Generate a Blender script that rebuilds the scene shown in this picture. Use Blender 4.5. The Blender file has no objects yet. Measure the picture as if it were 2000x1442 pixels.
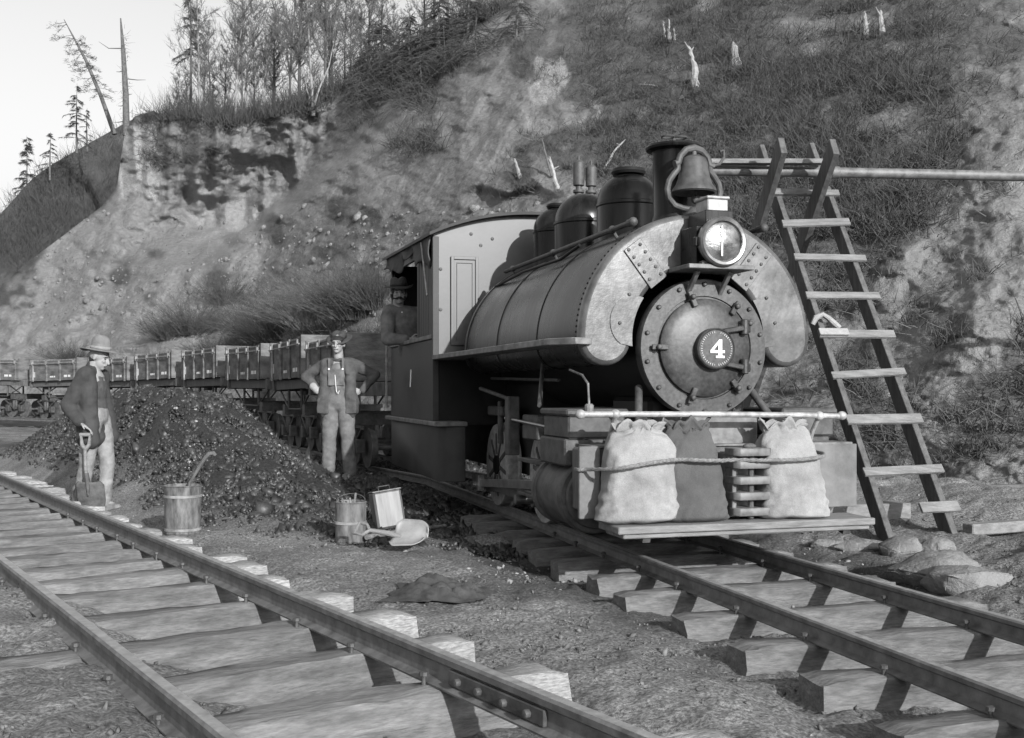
import bpy, math, random
import numpy as np
from mathutils import Vector, Matrix
# ---------------------------------------------------------------- camera, sky, sun
scene = bpy.context.scene
random.seed(7)
RNG = np.random.default_rng(11)
EYE, HZ, F = 1.09, 765.0, 2100.0
cam = bpy.data.cameras.new('camera'); camo = bpy.data.objects.new('camera', cam)
scene.collection.objects.link(camo); scene.camera = camo
camo.location = (0, 0, EYE); camo.rotation_euler = (math.radians(90), 0, 0)
cam.sensor_width = 36; cam.lens = 36 * F / 2000; cam.shift_y = 44 / 2000
cam.clip_start = 0.1; cam.clip_end = 2000
SUN_EL, SUN_AZ = math.radians(19), math.radians(27.5)     # light travels up-picture and to the left
world = bpy.data.worlds.new('World'); scene.world = world; world.use_nodes = True
wn = world.node_tree; wn.nodes.clear()
sky = wn.nodes.new('ShaderNodeTexSky'); sky.sky_type = 'NISHITA'; sky.sun_disc = False
sky.sun_elevation = SUN_EL; sky.sun_rotation = math.radians(180) - SUN_AZ
sky.dust_density = 3.0; sky.air_density = 1.2
sep = wn.nodes.new('ShaderNodeSeparateColor')           # the plate sees mostly blue light
bgn = wn.nodes.new('ShaderNodeBackground'); bgn.inputs['Strength'].default_value = 0.15
won = wn.nodes.new('ShaderNodeOutputWorld')
wn.links.new(sky.outputs[0], sep.inputs[0]); wn.links.new(sep.outputs['Blue'], bgn.inputs[0])
wn.links.new(bgn.outputs[0], won.inputs[0])
sd = bpy.data.lights.new('sun', 'SUN'); so = bpy.data.objects.new('sun', sd)
scene.collection.objects.link(so); sd.energy = 4.2; sd.angle = math.radians(0.6); sd.color = (1, 1, 1)
sdir = Vector((-math.sin(SUN_AZ) * math.cos(SUN_EL), math.cos(SUN_AZ) * math.cos(SUN_EL), -math.sin(SUN_EL)))
so.rotation_euler = sdir.to_track_quat('-Z', 'Y').to_euler(); so.location = (8, -8, 12)
vs = scene.view_settings
vs.view_transform = 'Standard'; vs.look = 'None'; vs.gamma = 1; vs.exposure = 0.33; vs.use_curve_mapping = False

# ---------------------------------------------------------------- helpers
COL = scene.collection
def hsh(i, j, k, s):
    h = (i * 374761393 + j * 668265263 + k * 1274126177 + s * 974711) & 0xffffffff
    h = ((h ^ (h >> 13)) * 1103515245) & 0xffffffff
    h = ((h ^ (h >> 16)) * 2246822519) & 0xffffffff
    return ((h ^ (h >> 15)) & 0xffffff) / 0xffffff * 2 - 1
def vnoise(x, y, z=0.0, seed=0):
    x, y, z = np.broadcast_arrays(np.asarray(x, float), np.asarray(y, float), np.asarray(z, float))
    xi, yi, zi = np.floor(x).astype(np.int64), np.floor(y).astype(np.int64), np.floor(z).astype(np.int64)
    fx, fy, fz = x - xi, y - yi, z - zi
    fx, fy, fz = [t * t * (3 - 2 * t) for t in (fx, fy, fz)]
    r = 0
    for a in (0, 1):
        for b in (0, 1):
            for c in (0, 1):
                w = (fx if a else 1 - fx) * (fy if b else 1 - fy) * (fz if c else 1 - fz)
                r = r + w * hsh(xi + a, yi + b, zi + c, seed)
    return r
def fbm(x, y, z=0.0, oct=4, seed=0):
    r, a = 0, 1.0
    for o in range(oct):
        r = r + a * vnoise(x * 2 ** o, y * 2 ** o, z * 2 ** o, seed + o * 17); a *= 0.5
    return r
def sstep(a, b, x):
    t = np.clip((x - a) / (b - a), 0, 1); return t * t * (3 - 2 * t)

def mat(name, v, rough=0.8, metal=0.0, var=0.25, scale=6.0, bump=0.3, bscale=None, dist=0.01, v2=None, stretch=None, spec=0.5,
        attr=None, va=None, fine=None):
    m = bpy.data.materials.new(name); m.use_nodes = True
    nt = m.node_tree; N = nt.nodes; L = nt.links
    b = N['Principled BSDF']; b.inputs['Roughness'].default_value = rough; b.inputs['Metallic'].default_value = metal
    b.inputs['Specular IOR Level'].default_value = spec
    tc = N.new('ShaderNodeTexCoord'); mp = N.new('ShaderNodeMapping'); L.new(tc.outputs['Object'], mp.inputs[0])
    if stretch: mp.inputs['Scale'].default_value = stretch
    n1 = N.new('ShaderNodeTexNoise'); n1.inputs['Scale'].default_value = scale; n1.inputs['Detail'].default_value = 8
    n1.inputs['Roughness'].default_value = 0.62
    L.new(mp.outputs[0], n1.inputs['Vector'])
    rp = N.new('ShaderNodeValToRGB'); lo = v * (1 - var); hi = v * (1 + var) if v2 is None else v2
    rp.color_ramp.elements[0].position = 0.32; rp.color_ramp.elements[1].position = 0.68
    rp.color_ramp.elements[0].color = (lo, lo, lo, 1); rp.color_ramp.elements[1].color = (hi, hi, hi, 1)
    L.new(n1.outputs['Fac'], rp.inputs[0]); out = rp.outputs[0]
    if fine:
        n3 = N.new('ShaderNodeTexNoise'); n3.inputs['Scale'].default_value = fine[0]; n3.inputs['Detail'].default_value = 4
        L.new(mp.outputs[0], n3.inputs['Vector'])
        r3 = N.new('ShaderNodeValToRGB'); r3.color_ramp.elements[0].position = 0.35; r3.color_ramp.elements[1].position = 0.65
        a, c = fine[1], fine[2]
        r3.color_ramp.elements[0].color = (a, a, a, 1); r3.color_ramp.elements[1].color = (c, c, c, 1)
        L.new(n3.outputs['Fac'], r3.inputs[0])
        mm = N.new('ShaderNodeMix'); mm.data_type = 'RGBA'; mm.blend_type = 'MULTIPLY'; mm.inputs['Factor'].default_value = 1
        L.new(out, mm.inputs['A']); L.new(r3.outputs[0], mm.inputs['B']); out = mm.outputs['Result']
    if attr:
        for an, av in attr:
            at = N.new('ShaderNodeAttribute'); at.attribute_name = an
            mx = N.new('ShaderNodeMix'); mx.data_type = 'RGBA'
            n4 = N.new('ShaderNodeTexNoise'); n4.inputs['Scale'].default_value = 30; n4.inputs['Detail'].default_value = 6
            L.new(mp.outputs[0], n4.inputs['Vector'])
            r4 = N.new('ShaderNodeValToRGB'); r4.color_ramp.elements[0].position = 0.3; r4.color_ramp.elements[1].position = 0.75
            r4.color_ramp.elements[0].color = (av * .5,) * 3 + (1,); r4.color_ramp.elements[1].color = (av * 1.6,) * 3 + (1,)
            L.new(n4.outputs['Fac'], r4.inputs[0])
            L.new(at.outputs['Fac'], mx.inputs['Factor']); L.new(out, mx.inputs['A']); L.new(r4.outputs[0], mx.inputs['B'])
            out = mx.outputs['Result']
    L.new(out, b.inputs['Base Color'])
    if bump:
        n2 = N.new('ShaderNodeTexNoise'); n2.inputs['Scale'].default_value = bscale or scale * 4; n2.inputs['Detail'].default_value = 8
        n2.inputs['Roughness'].default_value = 0.65
        L.new(mp.outputs[0], n2.inputs['Vector'])
        bp = N.new('ShaderNodeBump'); bp.inputs['Strength'].default_value = bump; bp.inputs['Distance'].default_value = dist
        L.new(n2.outputs['Fac'], bp.inputs['Height']); L.new(bp.outputs[0], b.inputs['Normal'])
    # uneven gloss
    rr = N.new('ShaderNodeMapRange'); rr.inputs['To Min'].default_value = max(0.05, rough - 0.12); rr.inputs['To Max'].default_value = min(1, rough + 0.12)
    L.new(n1.outputs['Fac'], rr.inputs[0]); L.new(rr.outputs[0], b.inputs['Roughness'])
    return m

class M:
    def __init__(s): s.v = []; s.f = []
    def add(s, v, f):
        o = len(s.v); s.v += [tuple(p) for p in v]; s.f += [tuple(i + o for i in q) for q in f]; return s
    def box(s, x0, x1, y0, y1, z0, z1, R=None, T=None):
        v = [(x, y, z) for x in (x0, x1) for y in (y0, y1) for z in (z0, z1)]
        if R is not None: v = [R @ Vector(p) for p in v]
        if T is not None: v = [Vector(p) + Vector(T) for p in v]
        return s.add(v, [(0, 1, 3, 2), (4, 6, 7, 5), (0, 4, 5, 1), (2, 3, 7, 6), (0, 2, 6, 4), (1, 5, 7, 3)])
    def beam(s, p0, p1, w, h, up=(0, 0, 1), ext=0):
        """bar from p0 to p1; w across, h along up"""
        p0, p1 = Vector(p0), Vector(p1); d = (p1 - p0).normalized(); p0 = p0 - d * ext; p1 = p1 + d * ext
        a = d.cross(Vector(up)).normalized(); b = a.cross(d).normalized()
        v = [p + a * (w / 2 * i) + b * (h / 2 * j) for p in (p0, p1) for i in (-1, 1) for j in (-1, 1)]
        return s.add(v, [(0, 1, 3, 2), (4, 6, 7, 5), (0, 4, 5, 1), (2, 3, 7, 6), (0, 2, 6, 4), (1, 5, 7, 3)])
    def tube(s, pts, r, n=10, cap=True):
        pts = [Vector(p) for p in pts]
        if not hasattr(r, '__len__'): r = [r] * len(pts)
        v = []; f = []; pa = None
        for i, p in enumerate(pts):
            d = (pts[min(i + 1, len(pts) - 1)] - pts[max(i - 1, 0)]).normalized()
            if pa is None: a = d.orthogonal().normalized()
            else: a = (pa - d * pa.dot(d)).normalized()
            pa = a; b = d.cross(a)
            for k in range(n):
                t = 2 * math.pi * k / n; v.append(p + (a * math.cos(t) + b * math.sin(t)) * r[i])
        for i in range(len(pts) - 1):
            for k in range(n):
                k2 = (k + 1) % n; f.append((i * n + k, i * n + k2, (i + 1) * n + k2, (i + 1) * n + k))
        if cap: f.append(tuple(reversed(range(n)))); f.append(tuple((len(pts) - 1) * n + k for k in range(n)))
        return s.add(v, f)
    def lathe(s, prof, o=(0, 0, 0), ax=(0, 0, 1), n=32, ph=0):
        """prof: list of (radius, height along ax)"""
        ax = Vector(ax).normalized(); a = ax.orthogonal().normalized(); b = ax.cross(a); o = Vector(o)
        v = []; f = []
        for r, h in prof:
            for k in range(n):
                t = 2 * math.pi * k / n + ph; v.append(o + ax * h + (a * math.cos(t) + b * math.sin(t)) * max(r, 1e-4))
        for i in range(len(prof) - 1):
            for k in range(n):
                k2 = (k + 1) % n; f.append((i * n + k, i * n + k2, (i + 1) * n + k2, (i + 1) * n + k))
        f.append(tuple(reversed(range(n)))); f.append(tuple((len(prof) - 1) * n + k for k in range(n)))
        return s.add(v, f)
    def ell(s, c, r, R=None, n=16, m=10):
        c = Vector(c); v = []; f = []
        for i in range(m + 1):
            th = math.pi * i / m
            for k in range(n):
                ph = 2 * math.pi * k / n
                p = Vector((r[0] * math.sin(th) * math.cos(ph), r[1] * math.sin(th) * math.sin(ph), r[2] * math.cos(th)))
                if i in (0, m): p = Vector((1e-5 * math.cos(ph), 1e-5 * math.sin(ph), r[2] * math.cos(th)))
                if R is not None: p = R @ p
                v.append(c + p)
        for i in range(m):
            for k in range(n):
                k2 = (k + 1) % n; f.append((i * n + k, (i + 1) * n + k, (i + 1) * n + k2, i * n + k2))
        f.append(tuple(range(n))); f.append(tuple(reversed([m * n + k for k in range(n)])))
        return s.add(v, f)
    def cap(s, p0, p1, r0, r1=None, n=12):
        """tapered capsule"""
        r1 = r0 if r1 is None else r1
        p0, p1 = Vector(p0), Vector(p1); d = (p1 - p0).normalized()
        P = []; Rr = []
        for i in range(4): t = math.pi / 2 * (i / 4 + .03); P.append(p0 - d * r0 * math.cos(t)); Rr.append(r0 * math.sin(t))
        P.append(p0); Rr.append(r0); P.append(p1); Rr.append(r1)
        for i in range(4): t = math.pi / 2 * ((i + 1) / 4 - .03); P.append(p1 + d * r1 * math.sin(t)); Rr.append(r1 * math.cos(t))
        return s.tube(P, Rr, n)
    def prism(s, poly, fn, d0, d1):
        """poly list (a,b); fn(a,b,d)->point"""
        n = len(poly)
        v = [fn(a, b, d0) for a, b in poly] + [fn(a, b, d1) for a, b in poly]
        f = [tuple(reversed(range(n))), tuple(range(n, 2 * n))] + [(i, (i + 1) % n, n + (i + 1) % n, n + i) for i in range(n)]
        return s.add(v, f)
    def build(s, name, m, parent=None, bevel=0, smooth=35, loc=None, rz=None, fix=True):
        me = bpy.data.meshes.new(name); me.from_pydata(s.v, [], s.f)
        if fix:
            import bmesh
            bm = bmesh.new(); bm.from_mesh(me)
            bmesh.ops.recalc_face_normals(bm, faces=bm.faces)
            if bevel: bmesh.ops.bevel(bm, geom=[e for e in bm.edges if len(e.link_faces) == 2 and e.calc_face_angle() > 0.6], offset=bevel, segments=1, affect='EDGES', clamp_overlap=True)
            bm.to_mesh(me); bm.free()
        me.materials.append(m)
        if smooth: me.shade_smooth(); me.set_sharp_from_angle(angle=math.radians(smooth))
        o = bpy.data.objects.new(name, me); COL.objects.link(o)
        if parent: o.parent = parent
        if loc is not None: o.location = loc
        if rz is not None: o.rotation_euler = (0, 0, rz)
        return o

def npmesh(name, V, Fq, m, smooth=False, attrs=None, parent=None):
    me = bpy.data.meshes.new(name); V = np.asarray(V, np.float32); Fq = np.asarray(Fq, np.int32)
    k = Fq.shape[1]; me.vertices.add(len(V)); me.vertices.foreach_set('co', V.ravel())
    me.loops.add(Fq.size); me.loops.foreach_set('vertex_index', Fq.ravel())
    me.polygons.add(len(Fq)); me.polygons.foreach_set('loop_start', np.arange(0, Fq.size, k, dtype=np.int32))
    me.polygons.foreach_set('loop_total', np.full(len(Fq), k, np.int32))
    me.update(calc_edges=True); me.materials.append(m)
    if smooth: me.shade_smooth()
    for an, av in (attrs or {}).items():
        at = me.attributes.new(an, 'FLOAT', 'POINT'); at.data.foreach_set('value', np.asarray(av, np.float32).ravel())
    o = bpy.data.objects.new(name, me); COL.objects.link(o)
    if parent: o.parent = parent
    return o

def tag(o, label=None, cat=None, group=None, kind=None):
    if label: o['label'] = label
    if cat: o['category'] = cat
    if group: o['group'] = group
    if kind: o['kind'] = kind
    return o
def empty(name, loc, rz=0, label=None, cat=None, group=None):
    o = bpy.data.objects.new(name, None); COL.objects.link(o); o.location = loc; o.rotation_euler = (0, 0, rz)
    o.empty_display_size = .1
    return tag(o, label, cat, group)
def blob(mb, name, m, parent=None, voxel=0.012, smooth=6, disp=None, loc=None, rz=None):
    """fuse the closed shapes of mb into one continuous skin"""
    o = mb.build('tmp', m, smooth=0, fix=True)
    r = o.modifiers.new('r', 'REMESH'); r.mode = 'VOXEL'; r.voxel_size = voxel
    if smooth:
        q = o.modifiers.new('s', 'SMOOTH'); q.factor = 0.6; q.iterations = smooth
    dg = bpy.context.evaluated_depsgraph_get(); dg.update()
    me = bpy.data.meshes.new_from_object(o.evaluated_get(dg)); me.name = name
    bpy.data.objects.remove(o)
    if disp:
        n = len(me.vertices); co = np.empty(n * 3, np.float32); me.vertices.foreach_get('co', co); co = co.reshape(-1, 3).astype(float)
        no = np.empty(n * 3, np.float32); me.vertex_normals.foreach_get('vector', no); no = no.reshape(-1, 3)
        co = co + no * disp(co)[:, None]
        me.vertices.foreach_set('co', co.astype(np.float32).ravel()); me.update()
    if not me.materials: me.materials.append(m)
    me.shade_smooth()
    w = bpy.data.objects.new(name, me); COL.objects.link(w)
    if parent: w.parent = parent
    if loc is not None: w.location = loc
    if rz is not None: w.rotation_euler = (0, 0, rz)
    return w

def strands(B, D, Ln, R, Cv, K=4, sides=3):
    """N curved tapering twigs as one vertex/face array"""
    B, D, Cv = [np.asarray(t, float) for t in (B, D, Cv)]; N = len(B)
    Ln = np.broadcast_to(Ln, (N,)); R = np.broadcast_to(R, (N,))
    D = D / np.linalg.norm(D, axis=1, keepdims=True)
    up = np.where(np.abs(D[:, 2:3]) > .9, np.array([[1., 0, 0]]), np.array([[0, 0, 1.]]))
    A = np.cross(D, up); A /= np.linalg.norm(A, axis=1, keepdims=True); Bn = np.cross(D, A)
    t = np.linspace(0, 1, K + 1)
    P = B[:, None] + D[:, None] * (Ln[:, None] * t)[:, :, None] + Cv[:, None] * (Ln[:, None] * t ** 2)[:, :, None]
    rr = R[:, None] * (1 - .85 * t)
    ang = np.arange(sides) * 2 * math.pi / sides
    off = A[:, None, None] * np.cos(ang)[None, None, :, None] + Bn[:, None, None] * np.sin(ang)[None, None, :, None]
    V = (P[:, :, None] + off * rr[:, :, None, None]).reshape(-1, 3)
    base = (np.arange(N) * (K + 1) * sides)[:, None, None]
    i = np.arange(K)[None, :, None]; k = np.arange(sides)[None, None, :]; k2 = (k + 1) % sides
    a = base + i * sides + k; b = base + i * sides + k2; c = base + (i + 1) * sides + k2; d = base + (i + 1) * sides + k
    return V, np.stack([a, b, c, d], -1).reshape(-1, 4), P

def cat_mesh(parts):
    V = []; Fs = []; o = 0
    for v, f in parts: V.append(v); Fs.append(f + o); o += len(v)
    return np.concatenate(V), np.concatenate(Fs)
def dirs(n, up=1.0, spread=.5):
    d = RNG.normal(0, spread, (n, 3)); d[:, 2] = np.abs(RNG.normal(up, .25, n)); return d

# ---------------------------------------------------------------- places
AX = math.atan(613 / 2100); CA, SA = math.cos(AX), math.sin(AX)
BX, BY = 3.33 * CA - 6.736 * SA, 3.33 * SA + 6.736 * CA          # foot of the smokebox front
def LW(q, s, z=0): return Vector((BX + q * CA - s * SA, BY + q * SA + s * CA, z))
def WL(X, Y): return (X - BX) * CA + (Y - BY) * SA, -(X - BX) * SA + (Y - BY) * CA
def at(px, py, D): return Vector(((px - 1000) / F * D, D, EYE + (HZ - py) / F * D))
def onz(px, py, z=0): D = F * (EYE - z) / (py - HZ); return Vector(((px - 1000) / F * D, D, z))
A2 = math.radians(33.6); D2 = Vector((-math.sin(A2), math.cos(A2), 0)); N2 = Vector((math.cos(A2), math.sin(A2), 0))
T2 = Vector((.30, 3.16, 0))
def L2W(p, t, z=0): return T2 + N2 * p + D2 * t + Vector((0, 0, z))
WAG = [(-2.05, 16.7), (-3.35, 20.0), (-4.95, 23.2), (-6.8, 26.3), (-8.9, 29.2), (-11.2, 32.0), (-13.9, 34.5), (-16.9, 36.6), (-20.2, 38.3), (-23.7, 39.7)]
PATH = [tuple(LW(-.04, 2)[:2]), tuple(LW(-.04, 6.5)[:2])] + WAG + [(-34, 43)]
def pathdist(X, Y):
    d = np.full(np.shape(X), 1e9)
    for (x0, y0), (x1, y1) in zip(PATH[:-1], PATH[1:]):
        dx, dy = x1 - x0, y1 - y0; t = np.clip(((X - x0) * dx + (Y - y0) * dy) / (dx * dx + dy * dy), 0, 1)
        d = np.minimum(d, np.hypot(X - x0 - t * dx, Y - y0 - t * dy))
    return d
def heap(X, Y):
    sx = np.where(X > -5.3, 1.6, 3.0)
    e = 1.08 * np.exp(-(((X + 5.3) / sx) ** 2 + ((Y - 15.6) / 2.6) ** 2) / 2)
    e = e + .50 * np.exp(-(((X + 9.3) / 2.) ** 2 + ((Y - 16.5) / 2.5) ** 2) / 2)
    e = e + .32 * np.exp(-(((X + 3.7) / 1.1) ** 2 + ((Y - 13.9) / 1.5) ** 2) / 2)
    e = e + .09 * np.exp(-(((X + 1.95) / .8) ** 2 + ((Y - 12.4) / .8) ** 2) / 2)
    e = e + .34 * np.exp(-(((X + 4.0) / 2.0) ** 2 + ((Y - 11.8) / 1.3) ** 2) / 2)
    e = e * (1 + .16 * fbm(X * .9, Y * .9, 0, 4, 52))
    return e * (.15 + .85 * sstep(1.1, 2.6, pathdist(X, Y)))
def ground(X, Y):
    X = np.asarray(X, float); Y = np.asarray(Y, float)
    q, s = WL(X, Y)
    p = (X - T2.x) * N2.x + (Y - T2.y) * N2.y; t = (X - T2.x) * D2.x + (Y - T2.y) * D2.y
    n = fbm(X * .9, Y * .9, 0, 4, 3)
    h = -.115 + .02 * n + .012 * fbm(X * 6, Y * 6, 0, 3, 5)
    tr = sstep(1.45, .8, np.abs(q + .04)) * sstep(9, 6, s)
    h = h * (1 - tr) + tr * (-.235 + .03 * n + .018 * fbm(X * 7, Y * 7, 0, 3, 9))
    lt = sstep(.85, .35, p)
    g2 = -.165 + .03 * n + .03 * fbm(X * 4, Y * 4, 0, 3, 21) + .17 * sstep(-.35, -1.2, p)
    g2 = g2 - .0 * t
    h = h * (1 - lt) + lt * np.where(p > -6, g2, g2)
    h = h + heap(X, Y) * sstep(.55, 2.0, p)
    h = h + .16 * sstep(1.3, 2.4, q) * (1 + .6 * n)
    return h
def coalmask(X, Y):
    hp = heap(X, Y); p = (X - T2.x) * N2.x + (Y - T2.y) * N2.y
    q, s = WL(X, Y)
    m = sstep(.05, .2, hp) * sstep(.8, 1.5, p)
    m = np.maximum(m, sstep(8.3, 9.3, Y - .25 * (X + 1) + .5 * fbm(X * 1.2, Y * 1.2, 0, 3, 33)) * sstep(1.1, 1.9, p) * sstep(1.2, .2, q) * sstep(30, 22, Y) * .9)
    m = np.maximum(m, .75 * sstep(1.5, .9, np.abs(q + .1) + .25 * fbm(X * 2, Y * 2, 0, 3, 8)) * sstep(-2.2, -.6, s))
    return np.clip(m + .25 * fbm(X * 1.5, Y * 1.5, 0, 3, 30) * (m > .02), 0, 1)
# ---------------------------------------------------------------- materials
m_soil = mat('soil', .205, .95, var=.45, scale=1.3, bump=.9, bscale=26, dist=.05, attr=[('coal', .027)], fine=(60, .45, 1.35))
m_hill = mat('hill_sand', .185, .95, var=.13, scale=.35, bump=.9, bscale=6, dist=.14, attr=[('veg', .06), ('pale', .29)], fine=(5, .84, 1.1))
m_far = mat('far_slope', .07, .95, var=.4, scale=.4, bump=.8, bscale=3, dist=.5)
m_coal = mat('coal', .03, .45, var=.7, scale=5, bump=.5, v2=.085)
m_cinder = mat('cinder', .10, .8, var=.7, scale=8, bump=.3, v2=.2)
m_peb = mat('pebble', .26, .9, var=.5, scale=14, bump=.5)
m_rock = mat('rock', .20, .95, var=.3, scale=5, bump=.9, bscale=22, dist=.03)
m_twig = mat('twig', .07, .9, var=.5, scale=3, bump=0)
m_twigl = mat('pale_twig', .13, .9, var=.5, scale=3, bump=0)
m_grass = mat('dry_grass', .12, .95, var=.6, scale=2, bump=0)
m_bark = mat('bark', .11, .95, var=.4, scale=8, bump=.5)
m_birch = mat('pale_bark', .32, .9, var=.4, scale=6, bump=.4)
m_snag = mat('bleached_wood', .28, .85, var=.3, scale=8, bump=.4)
m_bough = mat('hazed_boughs', .14, .9, var=.4, scale=3, bump=0)  # base colour lightened to stand in for haze over the ridge trees
m_needle = mat('needles', .065, .9, var=.5, scale=4, bump=0)
m_tie = mat('tie_wood', .155, .9, var=.45, scale=3, bump=.9, bscale=9, dist=.02, fine=(22, .78, 1.12), stretch=(1, 5, 5), attr=[('pale', .33)])
m_tiel = mat('fresh_tie_wood', .18, .85, var=.35, scale=4, bump=.9, bscale=9, dist=.02, stretch=(1, 5, 5), fine=(22, .78, 1.12), attr=[('pale', .36)])
m_beam = mat('painted_beam', .15, .8, var=.35, scale=5, bump=.5, bscale=24, dist=.01)
m_wood = mat('plank_wood', .20, .8, var=.35, scale=5, bump=.6, bscale=24, dist=.01, stretch=(1, 6, 6))
m_woodd = mat('weathered_wood', .11, .85, var=.4, scale=4, bump=.6, bscale=20, dist=.01, stretch=(5, 5, 1))
m_rail = mat('rail_steel', .16, .6, .3, var=.4, scale=12, bump=.4, bscale=60, dist=.004)
m_railtop = mat('worn_rail_head', .34, .45, .35, var=.3, scale=20, bump=.1)
m_black = mat('black_paint', .012, .5, spec=.25, var=.4, scale=4, bump=.12, bscale=12, dist=.004)
m_tank = mat('tank_paint', .011, .28, spec=.34, var=.35, scale=2.2, bump=.2, bscale=5, dist=.008, fine=(9, .35, 1.7), stretch=(1.6, 1.6, .22))  # vertical streaks in the colour imitate a streaky highlight
m_front = mat('tank_front_glare_paint', .12, .34, .35, var=.5, scale=3.2, bump=.25, bscale=3, dist=.02, fine=(25, .85, 1.1))  # dark paint made paler: sun glare on the tank front put into the colour
m_smoke = mat('smokebox_paint', .048, .45, .2, var=.4, scale=7, bump=.3, bscale=30, dist=.004, fine=(40, .75, 1.3))
m_cabf = mat('cab_front_glare_paint', .085, .45, .2, var=.22, scale=2.5, bump=.15, bscale=6, dist=.005)  # sun glare on dark glossy paint, painted in as a lighter base
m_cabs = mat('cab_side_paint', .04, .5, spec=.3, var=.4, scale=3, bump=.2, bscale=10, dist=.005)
m_trim = mat('board_edge_steel', .16, .6, .2, var=.5, scale=10, bump=.3, bscale=40, dist=.003)
m_iron = mat('cast_iron', .075, .6, .2, var=.5, scale=12, bump=.5, bscale=40, dist=.004)
m_bright = mat('bright_steel', .27, .35, .8, var=.3, scale=12, bump=.1)
m_pipe = mat('pale_pipe', .34, .55, .2, var=.4, scale=14, bump=.3, bscale=50, dist=.002)
m_white = mat('white_paint', .8, .6, var=.08, scale=30, bump=0)
m_glass = mat('lens_glass', .34, .12, .85, var=.6, scale=9, bump=.25, bscale=6, dist=.03)
m_sack = mat('burlap', .27, .95, var=.3, scale=5, bump=.6, bscale=60, dist=.008, fine=(170, .86, 1.06))
m_sackd = mat('dark_burlap', .085, .95, var=.25, scale=5, bump=.6, bscale=60, dist=.008, fine=(170, .86, 1.06))
m_rope = mat('rope', .18, .95, var=.4, scale=60, bump=.8, bscale=120, dist=.004)
m_denim = mat('denim', .14, .95, var=.4, scale=9, bump=.5, bscale=30, dist=.01)
m_denimd = mat('dark_jacket', .075, .95, var=.35, scale=9, bump=.5, bscale=30, dist=.01)
m_coat = mat('dark_coat', .045, .95, var=.35, scale=8, bump=.4, bscale=25, dist=.01)
m_trous = mat('dusty_trousers', .23, .95, var=.4, scale=9, bump=.5, bscale=30, dist=.012)
m_skin = mat('skin', .29, .6, var=.12, scale=20, bump=.1)
m_hat = mat('dark_felt', .05, .95, var=.3, scale=12, bump=.3)
m_hatl = mat('grey_felt', .17, .95, var=.3, scale=12, bump=.3)
m_hair = mat('dark_hair', .018, .7, var=.4, scale=60, bump=.5)
m_boot = mat('dusty_leather', .16, .8, var=.4, scale=14, bump=.3)
m_glove = mat('pale_glove', .32, .9, var=.2, scale=20, bump=.3)
m_tin = mat('tin', .17, .5, .3, var=.4, scale=4, bump=.15, stretch=(6, 6, .6))
m_keg = mat('stained_pail', .07, .65, .1, var=.5, scale=6, bump=.3, v2=.22, stretch=(3, 3, 1))
m_rust = mat('rusty_iron', .10, .8, .1, var=.5, scale=10, bump=.5)
m_wag = mat('wagon_wood', .13, .9, var=.5, scale=3, bump=.6, bscale=12, dist=.02, stretch=(1, 1, 3))
m_wagf = mat('wagon_fitting', .24, .8, var=.5, scale=8, bump=.4)
m_rag = mat('rag_cloth', .05, .95, var=.5, scale=10, bump=.6, bscale=40, dist=.01)
m_brick = mat('pale_blade', .27, .6, .1, var=.3, scale=7, bump=.3)

# ---------------------------------------------------------------- ground sheet
cols = np.concatenate([np.linspace(-4200, -500, 70), np.linspace(-480, 2480, 560), np.linspace(2500, 6200, 70)])
rows = 1.2 * (70 / 1.2) ** (np.linspace(0, 1, 620))
U, R_ = np.meshgrid((cols - 1000) / F, rows)
GX, GY = U * R_, R_
GZ = ground(GX, GY)
cm = coalmask(GX, GY)
GZ = GZ + cm * .05 * fbm(GX * 5, GY * 5, 0, 4, 44) + (1 - cm) * .012 * fbm(GX * 11, GY * 11, 0, 3, 45)
nr, nc = GX.shape
idx = np.arange(nr * nc).reshape(nr, nc)
gf = np.stack([idx[:-1, :-1], idx[:-1, 1:], idx[1:, 1:], idx[1:, :-1]], -1).reshape(-1, 4)
g = npmesh('ground', np.stack([GX, GY, GZ], -1).reshape(-1, 3), gf, m_soil, True, {'coal': cm})
tag(g, kind='structure')
base = M().add([(-400, -200, -1.2), (400, -200, -1.2), (400, 500, -1.2), (-400, 500, -1.2)], [(0, 1, 2, 3)]).build('ground_beyond', m_soil, smooth=0, fix=False)
tag(base, kind='structure')

# ---------------------------------------------------------------- hillside
MS = .72
def D0f(px): return np.interp(px, [-1500, -300, 0, 100, 300, 500, 700, 900, 1100, 1300, 1600, 1900, 2100, 2700, 3600], [60, 46, 42.5, 41, 38, 35.5, 27, 21.5, 18.5, 16.7, 14.7, 12.7, 11.7, 10, 9])
def ytop(px): return np.interp(px, [-1500, -300, 0, 50, 100, 150, 200, 228, 244, 262, 300, 330, 400, 450, 520, 600, 660, 700, 760, 850, 950, 1050, 1200, 3600],
                               [690, 640, 560, 515, 478, 440, 402, 366, 258, 228, 216, 238, 232, 246, 234, 214, 186, 165, 140, 92, 38, -20, -120, -200])
def spurx(py): return np.interp(py, [-200, 60, 150, 215, 290, 350, 410, 460, 500, 560], [1150, 960, 880, 800, 720, 640, 560, 500, 455, 430])
def cliffbase(px): return np.interp(px, [200, 240, 330, 360, 390, 500, 560, 640, 720], [400, 385, 398, 412, 440, 455, 395, 330, 250])
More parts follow.
